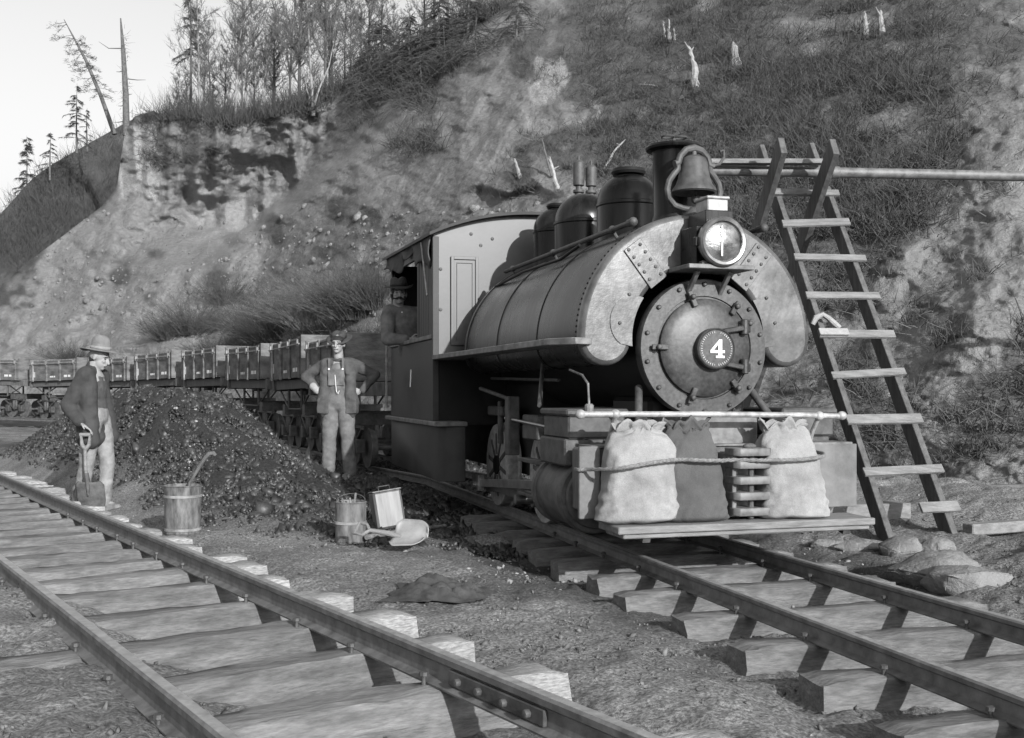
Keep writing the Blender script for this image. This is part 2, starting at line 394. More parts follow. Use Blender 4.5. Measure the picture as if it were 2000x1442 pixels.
def hillD(px, py):
    px = np.asarray(px, float); py = np.asarray(py, float)
    v = (HZ - py) / F
    d = (MS * D0f(px) + EYE) / (MS - v)
    # the bluff: steep above its base line
    cb = cliffbase(px); vb = (HZ - cb) / F; dbase = (MS * D0f(px) + EYE) / (MS - vb)
    w = sstep(205, 245, px) * sstep(760, 560, px)
    d = np.where(py < cb, d - (d - dbase) * .8 * w, d)
    # buttresses of the bluff
    cl = w * sstep(30, -40, py - cb) - .0
    d = d + cl * (1.1 * np.abs(vnoise(px / 40., py / 210., 0, 61)) + .22 * vnoise(px / 12, py / 90., 0, 62) + .07 * fbm(px / 9., py / 14., 0, 4, 66) + .05 * vnoise(px / 90., py / 16., 0, 63))
    # gully behind the spur
    sx = spurx(py)
    gl = sstep(0, 55, sx - px + 14 * vnoise(py / 22., px / 60., 0, 77)) * sstep(330, 90, sx - px) * sstep(540, 440, py)
    d = d + 4.6 * gl * (.4 + .6 * w)
    # hollows and ribs running down the slope
    rib = fbm(px / 130. + py / 260., py / 330., 0, 3, 71)
    d = d * (1 + .022 * rib * sstep(760, 640, py))
    d = d * (1 + .006 * fbm(px / 34., py / 20., 0, 4, 73))
    sc = sstep(330, 60, px) * sstep(0, 60, py - 380)
    # rills running straight down the bare sand
    ang_ = px + (py - 400) * .55
    d = d + sstep(1250, 900, px) * sstep(740, 640, py) * (.07 * np.abs(vnoise(ang_ / 9., py / 150., 0, 87)) + .22 * np.abs(vnoise(ang_ / 31., py / 260., 0, 88)))
    # small scarp near the centre of the slope
    e = np.exp(-((px - 985) / 80.) ** 2) * sstep(12, -6, py - 372 - 8 * np.sin(px / 17.)) * sstep(-70, -10, py - 372)
    d = d - .9 * e
    return d
def hpt(px, py, lift=0.0):
    D = float(hillD(px, py)); p = at(px, py, D); p.z += lift; return p
hc = np.concatenate([np.linspace(-1500, -60, 60), np.linspace(-50, 2100, 640), np.linspace(2110, 3600, 50)])
NRW = 400
TT = np.linspace(0, 1, NRW)
ptoe = HZ + F * (EYE + .45) / D0f(hc)
PX = np.broadcast_to(hc, (NRW, len(hc))); PY = np.maximum(ptoe[None] + (-210 - ptoe)[None] * TT[:, None], ytop(hc)[None])
HD = hillD(PX, PY)
HX = (PX - 1000) / F * HD; HY = HD.copy(); HZZ = EYE + (HZ - PY) / F * HD
rough_ = fbm(HX * 1.1, HY * 1.1, HZZ * 1.1, 5, 81)
HZZ = HZZ + (.06 + .03 * sstep(900, 1200, PX)) * rough_ * sstep(0, .06, TT)[:, None] * sstep(0, 12, PY - ytop(hc)[None])
top = []
for k, (dy, dz) in enumerate([(1.5, .15), (5, .3), (12, .2), (25, -.6), (50, -3), (120, -14)]):
    f_ = (HY[-1] + dy) / HY[-1]
    rise = np.where(hc < 232, -3. - dy * .6, 0)
    top.append((HX[-1] * f_, HY[-1] + dy, HZZ[-1] + dz + rise))
HX = np.vstack([HX] + [t[0][None] for t in top]); HY = np.vstack([HY] + [t[1][None] for t in top]); HZZ = np.vstack([HZZ] + [t[2][None] for t in top])
PXA = np.vstack([PX] + [hc[None]] * 6); PYA = np.vstack([PY] + [ytop(hc)[None] - 2] * 6)
def vegf(px, py):
    n = fbm(px / 60., py / 45., 0, 4, 91)
    r = sstep(-.5, .35, n + sstep(1000, 1260, px + (py - 300) * -.35) * 1.25 - .62 - 1.6 * sstep(1830, 1930, px + (py - 300) * .6) - 1.1 * sstep(520, 700, py))
    top_ = sstep(16, -4, py - ytop(px) - 14 * n)
    b = sstep(.1, .6, n + 1.5 * np.exp(-((px - 830) / 130.) ** 2 - ((py - 130) / 75.) ** 2) - .45)
    c = sstep(0, .5, n + 1.2 * sstep(560, 650, py + 30 * np.sin(px / 40.)) * sstep(330, 430, px) - .9)
    dark = sstep(.2, .6, n + 1.5 * np.exp(-((px - 1610) / 230.) ** 2 - ((py - 200) / 150.) ** 2) - .3)
    clf = np.exp(-((px - 350) / 150.) ** 4 - ((py - 350) / 100.) ** 4)
    return np.clip(np.maximum.reduce([r * .75, top_, b * (1 - clf), c * .8, dark * (1 - clf)]), 0, 1)
vg = vegf(PXA, PYA)
n9 = fbm(PXA / 30., PYA / 38., 0, 4, 93)
pale = sstep(0, .35, n9 * .5 + 1.2 * np.exp(-((PXA - 272) / 42.) ** 4 - ((PYA - 318) / 75.) ** 4) - .45)
pale = np.maximum(pale, .55 * sstep(0, .35, n9 * .35 + 1.1 * np.exp(-((PXA - 440) / 75.) ** 4 - ((PYA - 395) / 95.) ** 4) - .55))
pale = np.maximum(pale, .85 * sstep(0, .3, n9 * .45 + 1.2 * np.exp(-((PXA - 1072) / 42.) ** 4 - ((PYA - 165) / 62.) ** 4) - .6))
pale = np.maximum(pale, .6 * sstep(0, .3, n9 * .45 + 1.2 * np.exp(-((PXA - 1060) / 35.) ** 2 - ((PYA - 245) / 25.) ** 2) - .6))
pale = np.maximum(pale, .22 * sstep(1780, 2000, PXA + (PYA - 400) * .4))
nr, nc = HX.shape; idx = np.arange(nr * nc).reshape(nr, nc)
hf = np.stack([idx[:-1, :-1], idx[:-1, 1:], idx[1:, 1:], idx[1:, :-1]], -1).reshape(-1, 4)
hill = npmesh('hillside', np.stack([HX, HY, HZZ], -1).reshape(-1, 3), hf, m_hill, True, {'veg': vg, 'pale': pale})
tag(hill, kind='structure')
# the wooded slope behind, at the left
bc = np.linspace(-1300, 330, 160); bt = np.linspace(0, 1, 70)
by_top = np.interp(bc, [-1300, -300, 0, 60, 100, 160, 240, 262, 330], [700, 600, 420, 352, 322, 288, 243, 232, 240])
BPX = np.broadcast_to(bc, (70, 160)); BPY = 760 + (by_top - 760)[None] * bt[:, None]
BD = (.75 * 60 + EYE) / (.75 - (HZ - BPY) / F) * (1 + .02 * fbm(BPX / 60., BPY / 60., 0, 4, 95))
BXX, BYY, BZZ = (BPX - 1000) / F * BD, BD, EYE + (HZ - BPY) / F * BD
BXX = np.vstack([BXX, BXX[-1:] * 1.5]); BYY = np.vstack([BYY, BYY[-1:] * 1.5]); BZZ = np.vstack([BZZ, BZZ[-1:] - 4])
idx = np.arange(71 * 160).reshape(71, 160)
bf = np.stack([idx[:-1, :-1], idx[:-1, 1:], idx[1:, 1:], idx[1:, :-1]], -1).reshape(-1, 4)
tag(npmesh('far_hillside', np.stack([BXX, BYY, BZZ], -1).reshape(-1, 3), bf, m_far, True), kind='structure')

# ---------------------------------------------------------------- brush and grass too many to count
def hpts(px, py):
    D = hillD(px, py); return np.stack([(px - 1000) / F * D, D, EYE + (HZ - py) / F * D], -1)
def scatter(n, x0, x1, y0, y1, dens):
    px = RNG.uniform(x0, x1, n); py = RNG.uniform(y0, y1, n)
    k = (RNG.uniform(0, 1, n) < dens(px, py)) & (py > ytop(px) + 1) & (py < HZ + F * EYE / D0f(px))
    return px[k], py[k]
def tufts(px, py, per, ln, rad, up=.8, spread=.5, base=.15):
    P = hpts(px, py); n = len(P)
    B = np.repeat(P, per, 0) + RNG.normal(0, base, (n * per, 3)) * [1, 1, .3]; B[:, 2] -= .08
    s = np.repeat(RNG.uniform(.45, 1.3, n), per)
    Dr = dirs(n * per, up, spread); Dr[:, 1] -= .25
    return strands(B, Dr, s * ln * RNG.uniform(.5, 1.1, n * per), rad, RNG.normal(0, .22, (n * per, 3)) - [0, 0, .15], K=3)[:2]
scal = lambda P: 1
px, py = scatter(3400, 850, 2150, -60, 900, lambda a, b: vegf(a, b) ** 1.5)
parts = [tufts(px, py, 12, .42, .010, .8, .6, .15)]
px, py = scatter(1700, 1150, 1850, 0, 460, lambda a, b: vegf(a, b) ** 2)
parts.append(tufts(px, py, 30, .6, .010, .8, .7, .22))
px, py = scatter(2600, 240, 900, 60, 330, lambda a, b: vegf(a, b) ** 2)
parts.append(tufts(px, py, 14, .9, .014, .6, .7, .3))
px, py = scatter(380, 330, 800, 560, 740, lambda a, b: .9 * vegf(a, b) + .1)
parts.append(tufts(px, py, 20, .9, .011, .6, .6, .3))
rx = RNG.uniform(330, 1000, 1500)
ry = ytop(rx); rd = hillD(rx, ry) + RNG.uniform(.1, 6, 1500)
RB = np.stack([(rx - 1000) / F * rd, rd, EYE + (HZ - ry) / F * hillD(rx, ry) + .02 * (rd - hillD(rx, ry))], -1)
RB = np.repeat(RB, 18, 0) + RNG.normal(0, .35, (1500 * 18, 3)) * [1, 1, 0]
parts.append(strands(RB, dirs(len(RB), 1, .4), RNG.uniform(.5, 1.7, len(RB)), .014, RNG.normal(0, .2, RB.shape), K=3)[:2])
fx = RNG.uniform(-60, 250, 1500); fy = np.interp(fx, [-300, 0, 60, 100, 160, 240, 262], [600, 420, 352, 322, 288, 243, 232]) + RNG.uniform(0, 1, 1500) ** .8 * 300
fd = (.75 * 60 + EYE) / (.75 - (HZ - fy) / F)
FB = np.stack([(fx - 1000) / F * fd, fd, EYE + (HZ - fy) / F * fd - .3], -1)
FB = np.repeat(FB, 16, 0) + RNG.normal(0, .4, (1500 * 16, 3)) * [1, 1, .2]
parts.append(strands(FB, dirs(len(FB), 1, .6), RNG.uniform(.5, 1.4, len(FB)), .02, RNG.normal(0, .3, FB.shape), K=3)[:2])
V, Fq = cat_mesh(parts)
tag(npmesh('hillside_brush', V, Fq, m_twig), kind='stuff')
px, py = scatter(5200, 450, 2150, -60, 980, lambda a, b: .14 + .5 * vegf(a, b))
parts = [tufts(px, py, 6, .18, .007, .8, .5, .06)]
px, py = scatter(900, 1000, 2100, -60, 820, lambda a, b: .1 + .9 * vegf(a, b))
parts.append(tufts(px, py, 7, .5, .008, .4, .8, .2))
V, Fq = cat_mesh(parts)
tag(npmesh('dry_grass', V, Fq, m_twigl), kind='stuff')

# stones / lumps
def lumps(P, S, seed=0):
    n = len(P); ico = []
    t = (1 + 5 ** .5) / 2
    iv = np.array([(-1, t, 0), (1, t, 0), (-1, -t, 0), (1, -t, 0), (0, -1, t), (0, 1, t), (0, -1, -t), (0, 1, -t), (t, 0, -1), (t, 0, 1), (-t, 0, -1), (-t, 0, 1)], float) / 1.9
    fi = np.array([(0, 11, 5), (0, 5, 1), (0, 1, 7), (0, 7, 10), (0, 10, 11), (1, 5, 9), (5, 11, 4), (11, 10, 2), (10, 7, 6), (7, 1, 8), (3, 9, 4), (3, 4, 2), (3, 2, 6), (3, 6, 8), (3, 8, 9), (4, 9, 5), (2, 4, 11), (6, 2, 10), (8, 6, 7), (9, 8, 1)])
    rot = RNG.normal(0, 1, (n, 3, 3)); rot = np.linalg.qr(rot)[0]
    v = iv[None] * RNG.uniform(.6, 1.25, (n, 12, 1)) * (S[:, None, None] * RNG.uniform(.5, 1.3, (n, 1, 3)))
    v = np.einsum('nij,nkj->nki', rot, v) + P[:, None]
    f = fi[None] + (np.arange(n) * 12)[:, None, None]
    return v.reshape(-1, 3), f.reshape(-1, 3)
def chips(P, S):
    n = len(P); iv = np.array([(1, 0, 0), (-1, 0, 0), (0, 1, 0), (0, -1, 0), (0, 0, 1), (0, 0, -1)], float)
    fi = np.array([(0, 2, 4), (2, 1, 4), (1, 3, 4), (3, 0, 4), (2, 0, 5), (1, 2, 5), (3, 1, 5), (0, 3, 5)])
    rot = np.linalg.qr(RNG.normal(0, 1, (n, 3, 3)))[0]
    v = (iv[None] + RNG.normal(0, .28, (n, 6, 3))) * (S[:, None, None] * RNG.uniform(.45, 1.25, (n, 1, 3)))
    v = np.einsum('nij,nkj->nki', rot, v) + P[:, None]
    return v.reshape(-1, 3), (fi[None] + (np.arange(n) * 6)[:, None, None]).reshape(-1, 3)
def gpts(n, x0, x1, y0, y1, dens):
    X = RNG.uniform(x0, x1, n); Y = RNG.uniform(y0, y1, n); k = RNG.uniform(0, 1, n) < dens(X, Y)
    X, Y = X[k], Y[k]; return np.stack([X, Y, ground(X, Y)], -1)
P = gpts(190000, -10.5, 1.0, 8.2, 19, lambda x, y: coalmask(x, y) * .9)
V, Fq = chips(P, RNG.gamma(1.5, .010, len(P)) + .008)
tag(npmesh('coal_lumps', V, Fq, m_coal), kind='stuff')
P = gpts(26000, -9, 5.5, 2.6, 18, lambda x, y: .05 + .35 * coalmask(x, y))
V, Fq = lumps(P, RNG.gamma(1.2, .0045, len(P)) + .003 + .008 * coalmask(P[:, 0], P[:, 1]))
tag(npmesh('gravel', V, Fq, m_peb), kind='stuff')
P = gpts(60000, -8, 5.5, 2.4, 12, lambda x, y: .8 * sstep(-.3, .8, fbm(x * 1.3, y * 1.3, 0, 3, 99)) + .08)
V, Fq = chips(P, RNG.gamma(1.5, .0035, len(P)) + .003)
tag(npmesh('cinders', V, Fq, m_cinder), kind='stuff')
px, py = scatter(2400, 60, 1100, 400, 760, lambda a, b: .25 + .6 * (np.abs(b - 560 + (a - 250) * .1) < 90))
P = hpts(px, py)
V, Fq = lumps(P, RNG.gamma(1.3, .03, len(P)) + .015)
tag(npmesh('scree_stones', V, Fq, m_soil), kind='stuff')
# ---------------------------------------------------------------- tracks
ORD = ['first', 'second', 'third', 'fourth', 'fifth', 'sixth', 'seventh', 'eighth', 'ninth', 'tenth', 'eleventh', 'twelfth', 'thirteenth', 'fourteenth', 'fifteenth', 'sixteenth', 'seventeenth', 'eighteenth', 'nineteenth', 'twentieth', 'twenty-first', 'twenty-second', 'twenty-third', 'twenty-fourth', 'twenty-fifth', 'twenty-sixth', 'twenty-seventh']
def rail(P, H, label, joint=None):
    """P: path of the rail at foot level"""
    k = H / .12
    half = [(.045, 0), (.047, .008), (.012, .022), (.009, .078), (.026, .09), (.028, .112), (.020, .12)]
    prof = [(a, b * k) for a, b in half] + [(-a, b * k) for a, b in reversed(half)]
    P = [Vector(p) for p in P]; v = []; f = []; n = len(prof)
    for i, p in enumerate(P):
        d = (P[min(i + 1, len(P) - 1)] - P[max(i - 1, 0)]); d.z = 0; d.normalize(); a = Vector((d.y, -d.x, 0))
        for x, z in prof: v.append(p + a * x + Vector((0, 0, z)))
    for i in range(len(P) - 1):
        for j in range(n): j2 = (j + 1) % n; f.append((i * n + j, i * n + j2, (i + 1) * n + j2, (i + 1) * n + j))
    f.append(tuple(range(n))); f.append(tuple((len(P) - 1) * n + j for j in range(n)))
    mid = P[len(P) // 2]
    r = empty('rail', mid, 0, label, 'rail', 'rails of the two narrow tracks')
    loc = [Vector(q) - mid for q in v]
    m = M(); m.add(loc, f); m.build('rail_body', m_rail, r, smooth=40)
    w = M()                                             # worn running surface
    vv = []; ff = []
    for i, p in enumerate(P):
        d = (P[min(i + 1, len(P) - 1)] - P[max(i - 1, 0)]); d.z = 0; d.normalize(); a = Vector((d.y, -d.x, 0))
        for x, z in ((-.019, H + .0015), (.019, H + .0015), (.019, H - .004), (-.019, H - .004)): vv.append(p + a * x + Vector((0, 0, z)) - mid)
    for i in range(len(P) - 1):
        for j in range(4): ff.append((i * 4 + j, i * 4 + (j + 1) % 4, i * 4 + 4 + (j + 1) % 4, i * 4 + 4 + j))
    w.add(vv, ff).build('worn_top', m_railtop, r, smooth=0)
    if joint is not None:
        c, d, a = joint; c = c - mid
        for sgn in (-1, 1):
            j = M().beam(c - d * .3 + a * .02 * sgn + Vector((0, 0, .05 * k)), c + d * .3 + a * .02 * sgn + Vector((0, 0, .05 * k)), .016, .055 * k)
            for t in (-.22, -.08, .08, .22): j.lathe([(.016, 0), (.016, .02), (.006, .022)], c + d * t + a * .028 * sgn + Vector((0, 0, .05 * k)), a * sgn, 6)
            j.build('joint_bar', m_iron, r, bevel=.003)
    return r
LB = [L2W(-.0, t, 0) for t in np.linspace(-3.2, 16, 60)]
d0 = D2
rail(LB, .12, 'right hand rail of the left foreground track, joined near the bottom edge', (L2W(0, .62, 0), D2, N2))
rail([L2W(-.985, t, 0) + N2 * (-.0012 * max(t, 0) ** 2) for t in np.linspace(-3.2, 14, 60)], .12, 'left hand rail of the left foreground track, half sunk in dirt')
GQ = (-.50, .42); TQ = -.04
def wagpath(off, z):
    pts = [LW(TQ + off, s, z) for s in np.linspace(-6.5, 6.8, 30)]
    C = [Vector((x, y, z)) for x, y in WAG] + [Vector((-30, 41.5, z))]
    C = [LW(TQ, 6.8, z)] + C
    for i in range(1, len(C)):
        d = (C[min(i + 1, len(C) - 1)] - C[i - 1]).normalized(); a = Vector((d.y, -d.x, 0))
        pts.append(C[i] + a * off + Vector((0, 0, .012 * max(C[i].y - 17, 0))))
    return pts
rail(wagpath(-.46, -.1), .10, 'near rail of the locomotive track, running out under the sacks')
rail(wagpath(.46, -.1), .10, 'far rail of the locomotive track, on the ladder side')
def tie(name, c, ang, L, w, h, label, group, fresh=0.0, twist=0):
    """c: middle of the top"""
    v = []; n = 24; f = []
    x = np.linspace(-L / 2, L / 2, n + 1); sec = [(-.5, -1), (-.5, -.5), (-.47, -.06), (-.42, 0), (0, .02), (.42, 0), (.47, -.06), (.5, -.5), (.5, -1)]
    sd_ = random.random() * 100
    for xx in x:
        for a, b in sec:
            r = fbm(xx * 2.2 + sd_, a * 2, b * 2, 3, 5) * .008 + fbm(xx * 9 + sd_, a * 5, b * 3, 2, 6) * .004
            e = .03 * max(0, abs(xx) / (L / 2) - .93) / .07 * (1 if b == 0 or b == .02 else 0)
            v.append((xx + .01 * fbm(a * 4, b * 4, sd_, 2, 8) * (abs(xx) > L / 2 - .01), a * w + r, b * h + r - e * .6))
    k = len(sec)
    for i in range(n):
        for j in range(k): f.append((i * k + j, i * k + (j + 1) % k, (i + 1) * k + (j + 1) % k, (i + 1) * k + j))
    f.append(tuple(range(k))); f.append(tuple(n * k + j for j in range(k)))
    o = M().add(v, f).build(name, m_tiel if fresh else m_tie, smooth=50, loc=c, rz=ang)
    if 'left foreground' in group:
        A = np.array(v); pl = sstep(L / 2 - .42, L / 2 - .12, A[:, 0] + .12 * fbm(A[:, 0] * 5, A[:, 1] * 12, sd_, 3, 3)) * random.uniform(.35, 1)
        at_ = o.data.attributes.new('pale', 'FLOAT', 'POINT'); at_.data.foreach_set('value', pl.astype(np.float32))
    o.rotation_euler[0] = random.uniform(-.03, .03)
    return tag(o, label, 'crosstie', group)
lt = [-1.75, -1.15, -.58, .0]
def tl(X, Y): return (Vector((X, Y, 0)) - T2).dot(D2)
ends = [(.28, 4.4), (-.128, 4.87), (-.42, 5.39), (-.85, 5.95), (-1.26, 6.45), (-1.61, 6.83), (-1.94, 7.27)]
ts = [-1.9, -1.25, -.62, .03, .5 + .1] + [tl(*e) for e in ends]
ts = sorted(set(round(t, 2) for t in ts if True))
ts = [-1.9, -1.28, -.62, .02] + [tl(*e) for e in ends]
while ts[-1] < 13.5: ts.append(ts[-1] + random.uniform(.5, .6))
for i, t in enumerate(ts):
    L = 1.95 + random.uniform(-.1, .1); re = .46 + random.uniform(-.07, .07)
    c = L2W(re - L / 2, t, random.uniform(-.012, .004))
    visible = i - 2
    fr = i in (3, 4, 5, 6, 9, 10)
    lab = f'{ORD[max(0, i - 2)]} crosstie up from the bottom edge under the left foreground track, {"bright split right end" if fr else "caked in dirt"}'
    if i < 2: lab = 'crosstie of the left foreground track just outside the bottom edge' if i else 'nearest crosstie of the left foreground track, outside the picture'
    tie('crosstie', c, math.pi / 2 - A2 - math.pi / 2 + A2 + math.atan2(N2.y, N2.x) + random.uniform(-.04, .04), L, .21 + random.uniform(-.02, .03), .21, lab, 'crossties of the left foreground track', 1 if fr and i in (3, 4, 9, 10) else 0)
st = [-5.4, -4.75, -4.1, -3.45, -2.81, -2.2, -1.53, -.8, -.2, .46, 1.0, 1.55, 2.1, 2.7, 3.3]
for i, s in enumerate(st):
    L = 1.85; qn = -.92 + random.uniform(-.06, .06)
    tie('crosstie', LW(qn + L / 2, s, -.101), AX + random.uniform(-.03, .03), L, .20, .18,
        f'square cut crosstie, {ORD[i]} from the bottom corner under the locomotive track', 'crossties of the locomotive track')

# spikes that hold the rails
spike0 = None
RAILS = [o for o in COL.objects if o.name.startswith('rail') and o.type == 'EMPTY']
def add_spikes(ro, pts, ang):
    global spike0
    for c in pts:
        for sg in (-1, 1):
            q = c + Vector((math.cos(ang), math.sin(ang), 0)) * .058 * sg + Vector((random.uniform(-.01, .01), random.uniform(-.04, .04), .004)) - ro.location
            if spike0 is None: spike0 = M().lathe([(.009, -.03), (.009, .022), (.019, .026), (.017, .04), (.006, .044)], n=8).build('spike', m_iron, ro); s = spike0
            else: s = spike0.copy(); COL.objects.link(s); s.parent = ro
            s.location = q
a2 = math.atan2(N2.y, N2.x)
add_spikes(RAILS[0], [L2W(0, t, 0) for t in ts[:16]], a2)
add_spikes(RAILS[1], [L2W(-.985, t, 0) for t in ts[:10]], a2)
add_spikes(RAILS[2], [LW(TQ - .46, s, -.1) for s in st[:12]], AX)
add_spikes(RAILS[3], [LW(TQ + .46, s, -.1) for s in st[:12]], AX)
# ---------------------------------------------------------------- locomotive
LO = empty('saddle_tank_locomotive', (BX, BY, 0), AX, 'small black saddle tank steam locomotive with a 4 on its round front plate', 'locomotive')
ZC = 1.39
def P_(name, m, mt, bevel=0, smooth=35, parent=None): return m.build(name, mt, parent or LO, bevel=bevel, smooth=smooth)
Y_ = Vector((0, 1, 0))
# boiler and smokebox
P_('boiler', M().lathe([(.44, .02), (.45, .9), (.43, .91), (.43, 3.66)], (0, 0, ZC), (0, 1, 0), 48), m_black)
m = M().box(-.36, .36, 2.5, 3.66, .45, 1.2); P_('firebox', m, m_black, .02)
m = M().lathe([(.475, .05), (.478, -.01), (.468, -.03), (.355, -.032), (.35, -.02), (.02, -.02)], (0, 0, ZC), (0, 1, 0), 72)
SF = P_('smokebox_front', m, m_smoke)
for k in range(14):
    t = 2 * math.pi * (k + .5) / 14
    m = M().lathe([(.016, 0), (.016, -.014), (.009, -.02)], (.435 * math.cos(t), -.03, ZC + .435 * math.sin(t)), (0, 1, 0), 8)
    P_('bolt', m, m_smoke, parent=SF)
m = M().lathe([(.335, -.03), (.335, -.05), (.325, -.058), (.27, -.075), (.18, -.092), (.02, -.1)], (0, 0, ZC), (0, 1, 0), 72)
DR = P_('smokebox_door', m, m_smoke)
for a in (108, 180, 252, 310, 52, 28):
    t = math.radians(a); c = Vector((math.cos(t), 0, math.sin(t))); o = Vector((0, -.055, ZC))
    q = Vector((-c.z, 0, c.x))
    m = M().beam(o + c * .29 + Vector((0, -.03, 0)), o + c * .40 + Vector((0, -.005, 0)), .035, .025, up=(0, -1, 0))
    m.lathe([(.02, 0), (.02, -.05), (.01, -.055)], o + c * .36, (0, 1, 0), 6)
    P_('door_clamp', m, m_iron, .004, parent=DR)
for z in (.135, -.135):
    m = M().beam((.09, -.12, ZC + z * .8), (.25, -.105, ZC + z), .05, .035, up=(0, 0, 1))
    m.beam((.25, -.105, ZC + z), (.31, -.06, ZC + z), .06, .06)
    m.tube([(.27, -.10, ZC + z - .045), (.27, -.10, ZC + z + .06)], .028, 12)
    P_('door_hinge', m, m_smoke, .006, parent=DR)
m = M().lathe([(.14, -.09), (.14, -.15), (.132, -.158), (.124, -.152), (.10, -.152), (.02, -.154)], (0.03, 0, ZC - .01), (0, 1, 0), 64)
NP = P_('number_plate', m, m_smoke, parent=DR)
m = M()
for k in range(44):
    if k in (10, 11, 33): continue
    t = 2 * math.pi * k / 44; h = random.uniform(.008, .016)
    c = Vector((.03 + .111 * math.cos(t), -.1545, ZC - .01 + .111 * math.sin(t)))
    m.box(-.0025, .0025, -.003, .002, -h / 2, h / 2, Matrix.Rotation(-t + math.pi / 2, 3, 'Y'), c)
P_('rim_lettering', m, m_pipe, parent=NP, smooth=0)
four = [(-.006, -.062), (.052, -.062), (.052, -.050), (.038, -.048), (.038, -.030), (.056, -.030), (.056, -.012), (.038, -.012), (.038, .062), (.018, .062), (-.046, -.014), (-.046, -.030), (.010, -.030), (.010, -.048), (-.006, -.050)]
four_hole = [(.010, -.012), (.010, .026), (-.024, -.012)]
# build the 4 as strips so that its counter stays open
m = M(); pf = lambda a, b, d: Vector((.03 + a, d, ZC - .01 + b))
for poly in ([(.010, -.048), (.038, -.048), (.038, .062), (.018, .062), (.010, .052)], [(-.008, -.064), (.056, -.064), (.056, -.0481), (-.008, -.0481)],
             [(-.048, -.030), (.0099, -.030), (.0099, -.012), (-.048, -.012)], [(.0381, -.030), (.058, -.030), (.058, -.012), (.0381, -.012)],
             [(-.048, -.0119), (-.026, -.0119), (.0099, .030), (.0099, .052)]):
    m.prism(poly, pf, -.162, -.151)
P_('numeral_four', m, m_white, smooth=0, parent=NP)

# saddle tank: a thick C
def cpts(hw, K=56, rc=.685, zc=1.45):
    out = []
    a = [math.pi * k / K for k in range(K + 1)]
    cap_r = [(rc + hw * math.cos(t), zc + hw * math.sin(t)) for t in [-math.pi / 2 + math.pi / 2 * j / 8 for j in range(1, 8)]]
    out += cap_r
    out += [((rc + hw) * math.cos(t), zc + (rc + hw) * math.sin(t)) for t in a]
    out += [(-x, z) for x, z in reversed(cap_r)]
    left = [(-rc, zc - hw)]
    cap_l = [(-(rc - hw * math.cos(t)), zc + hw * math.sin(t)) for t in [-math.pi / 2 + math.pi / 2 * j / 8 for j in range(1, 8)]]
    inn = [((rc - hw) * math.cos(t), zc + (rc - hw) * math.sin(t)) for t in reversed(a)]
    cap_i = [(-x, z) for x, z in reversed(cap_l)]
    return [(rc, zc - hw)] + out + left + cap_l + inn + cap_i
rings = [(.150, .055), (.172, .062), (.182, .078), (.185, .10), (.185, 3.30), (.18, 3.33), (.16, 3.35)]
v = []; f = []
for hw, s in rings: P0 = cpts(hw); v += [(x, s, z) for x, z in P0]
n = len(P0)
for i in range(len(rings) - 1):
    for j in range(n): j2 = (j + 1) % n; f.append((i * n + j, i * n + j2, (i + 1) * n + j2, (i + 1) * n + j))
tk = M().add(v, f); TANK = P_('saddle_tank', tk, m_tank, smooth=50)
def capface(off):
    ff = []; o = off
    for j in range(0, n // 2):
        a, b, c, d = j, j + 1, (n - j - 1) % n, (n - j) % n
        q = [a, b, c, d]; q = [x for i, x in enumerate(q) if x not in q[:i]]
        if len(q) > 2: ff.append(tuple(x + o for x in q))
    return ff
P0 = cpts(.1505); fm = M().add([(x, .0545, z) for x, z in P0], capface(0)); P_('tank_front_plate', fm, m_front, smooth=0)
P0 = cpts(.16); fm = M().add([(x, 3.3505, z) for x, z in P0], capface(0)); P_('tank_rear_plate', fm, m_black, smooth=0)
v = []
rg = [(.151, .0535), (.173, .0605), (.1835, .077), (.1865, .10), (.1865, .125)]
f = []; v = []
for hw, s in rg: v += [(x, s, z) for x, z in cpts(hw)]
for i in range(len(rg) - 1):
    for j in range(n): j2 = (j + 1) % n; f.append((i * n + j, i * n + j2, (i + 1) * n + j2, (i + 1) * n + j))
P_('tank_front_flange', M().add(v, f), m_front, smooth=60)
m = M()
for k in range(74):
    t = math.radians(-2 + 184 * k / 73)
    m.lathe([(.008, 0), (.006, .006)], (.871 * math.cos(t), .15, 1.45 + .871 * math.sin(t)), (math.cos(t), 0, math.sin(t)), 6)
P_('rivet_row', m, m_tank)
for s0, wd in ((1.02, .05), (2.15, .05), (3.24, .06)):
    v = []; f = []
    for hw, s in ((.186, s0), (.192, s0 + .004), (.192, s0 + wd), (.186, s0 + wd + .004)): v += [(x, s, z) for x, z in cpts(hw)]
    for i in range(3):
        for j in range(n): j2 = (j + 1) % n; f.append((i * n + j, i * n + j2, (i + 1) * n + j2, (i + 1) * n + j))
    P_('tank_band', M().add(v, f), m_tank, smooth=50)
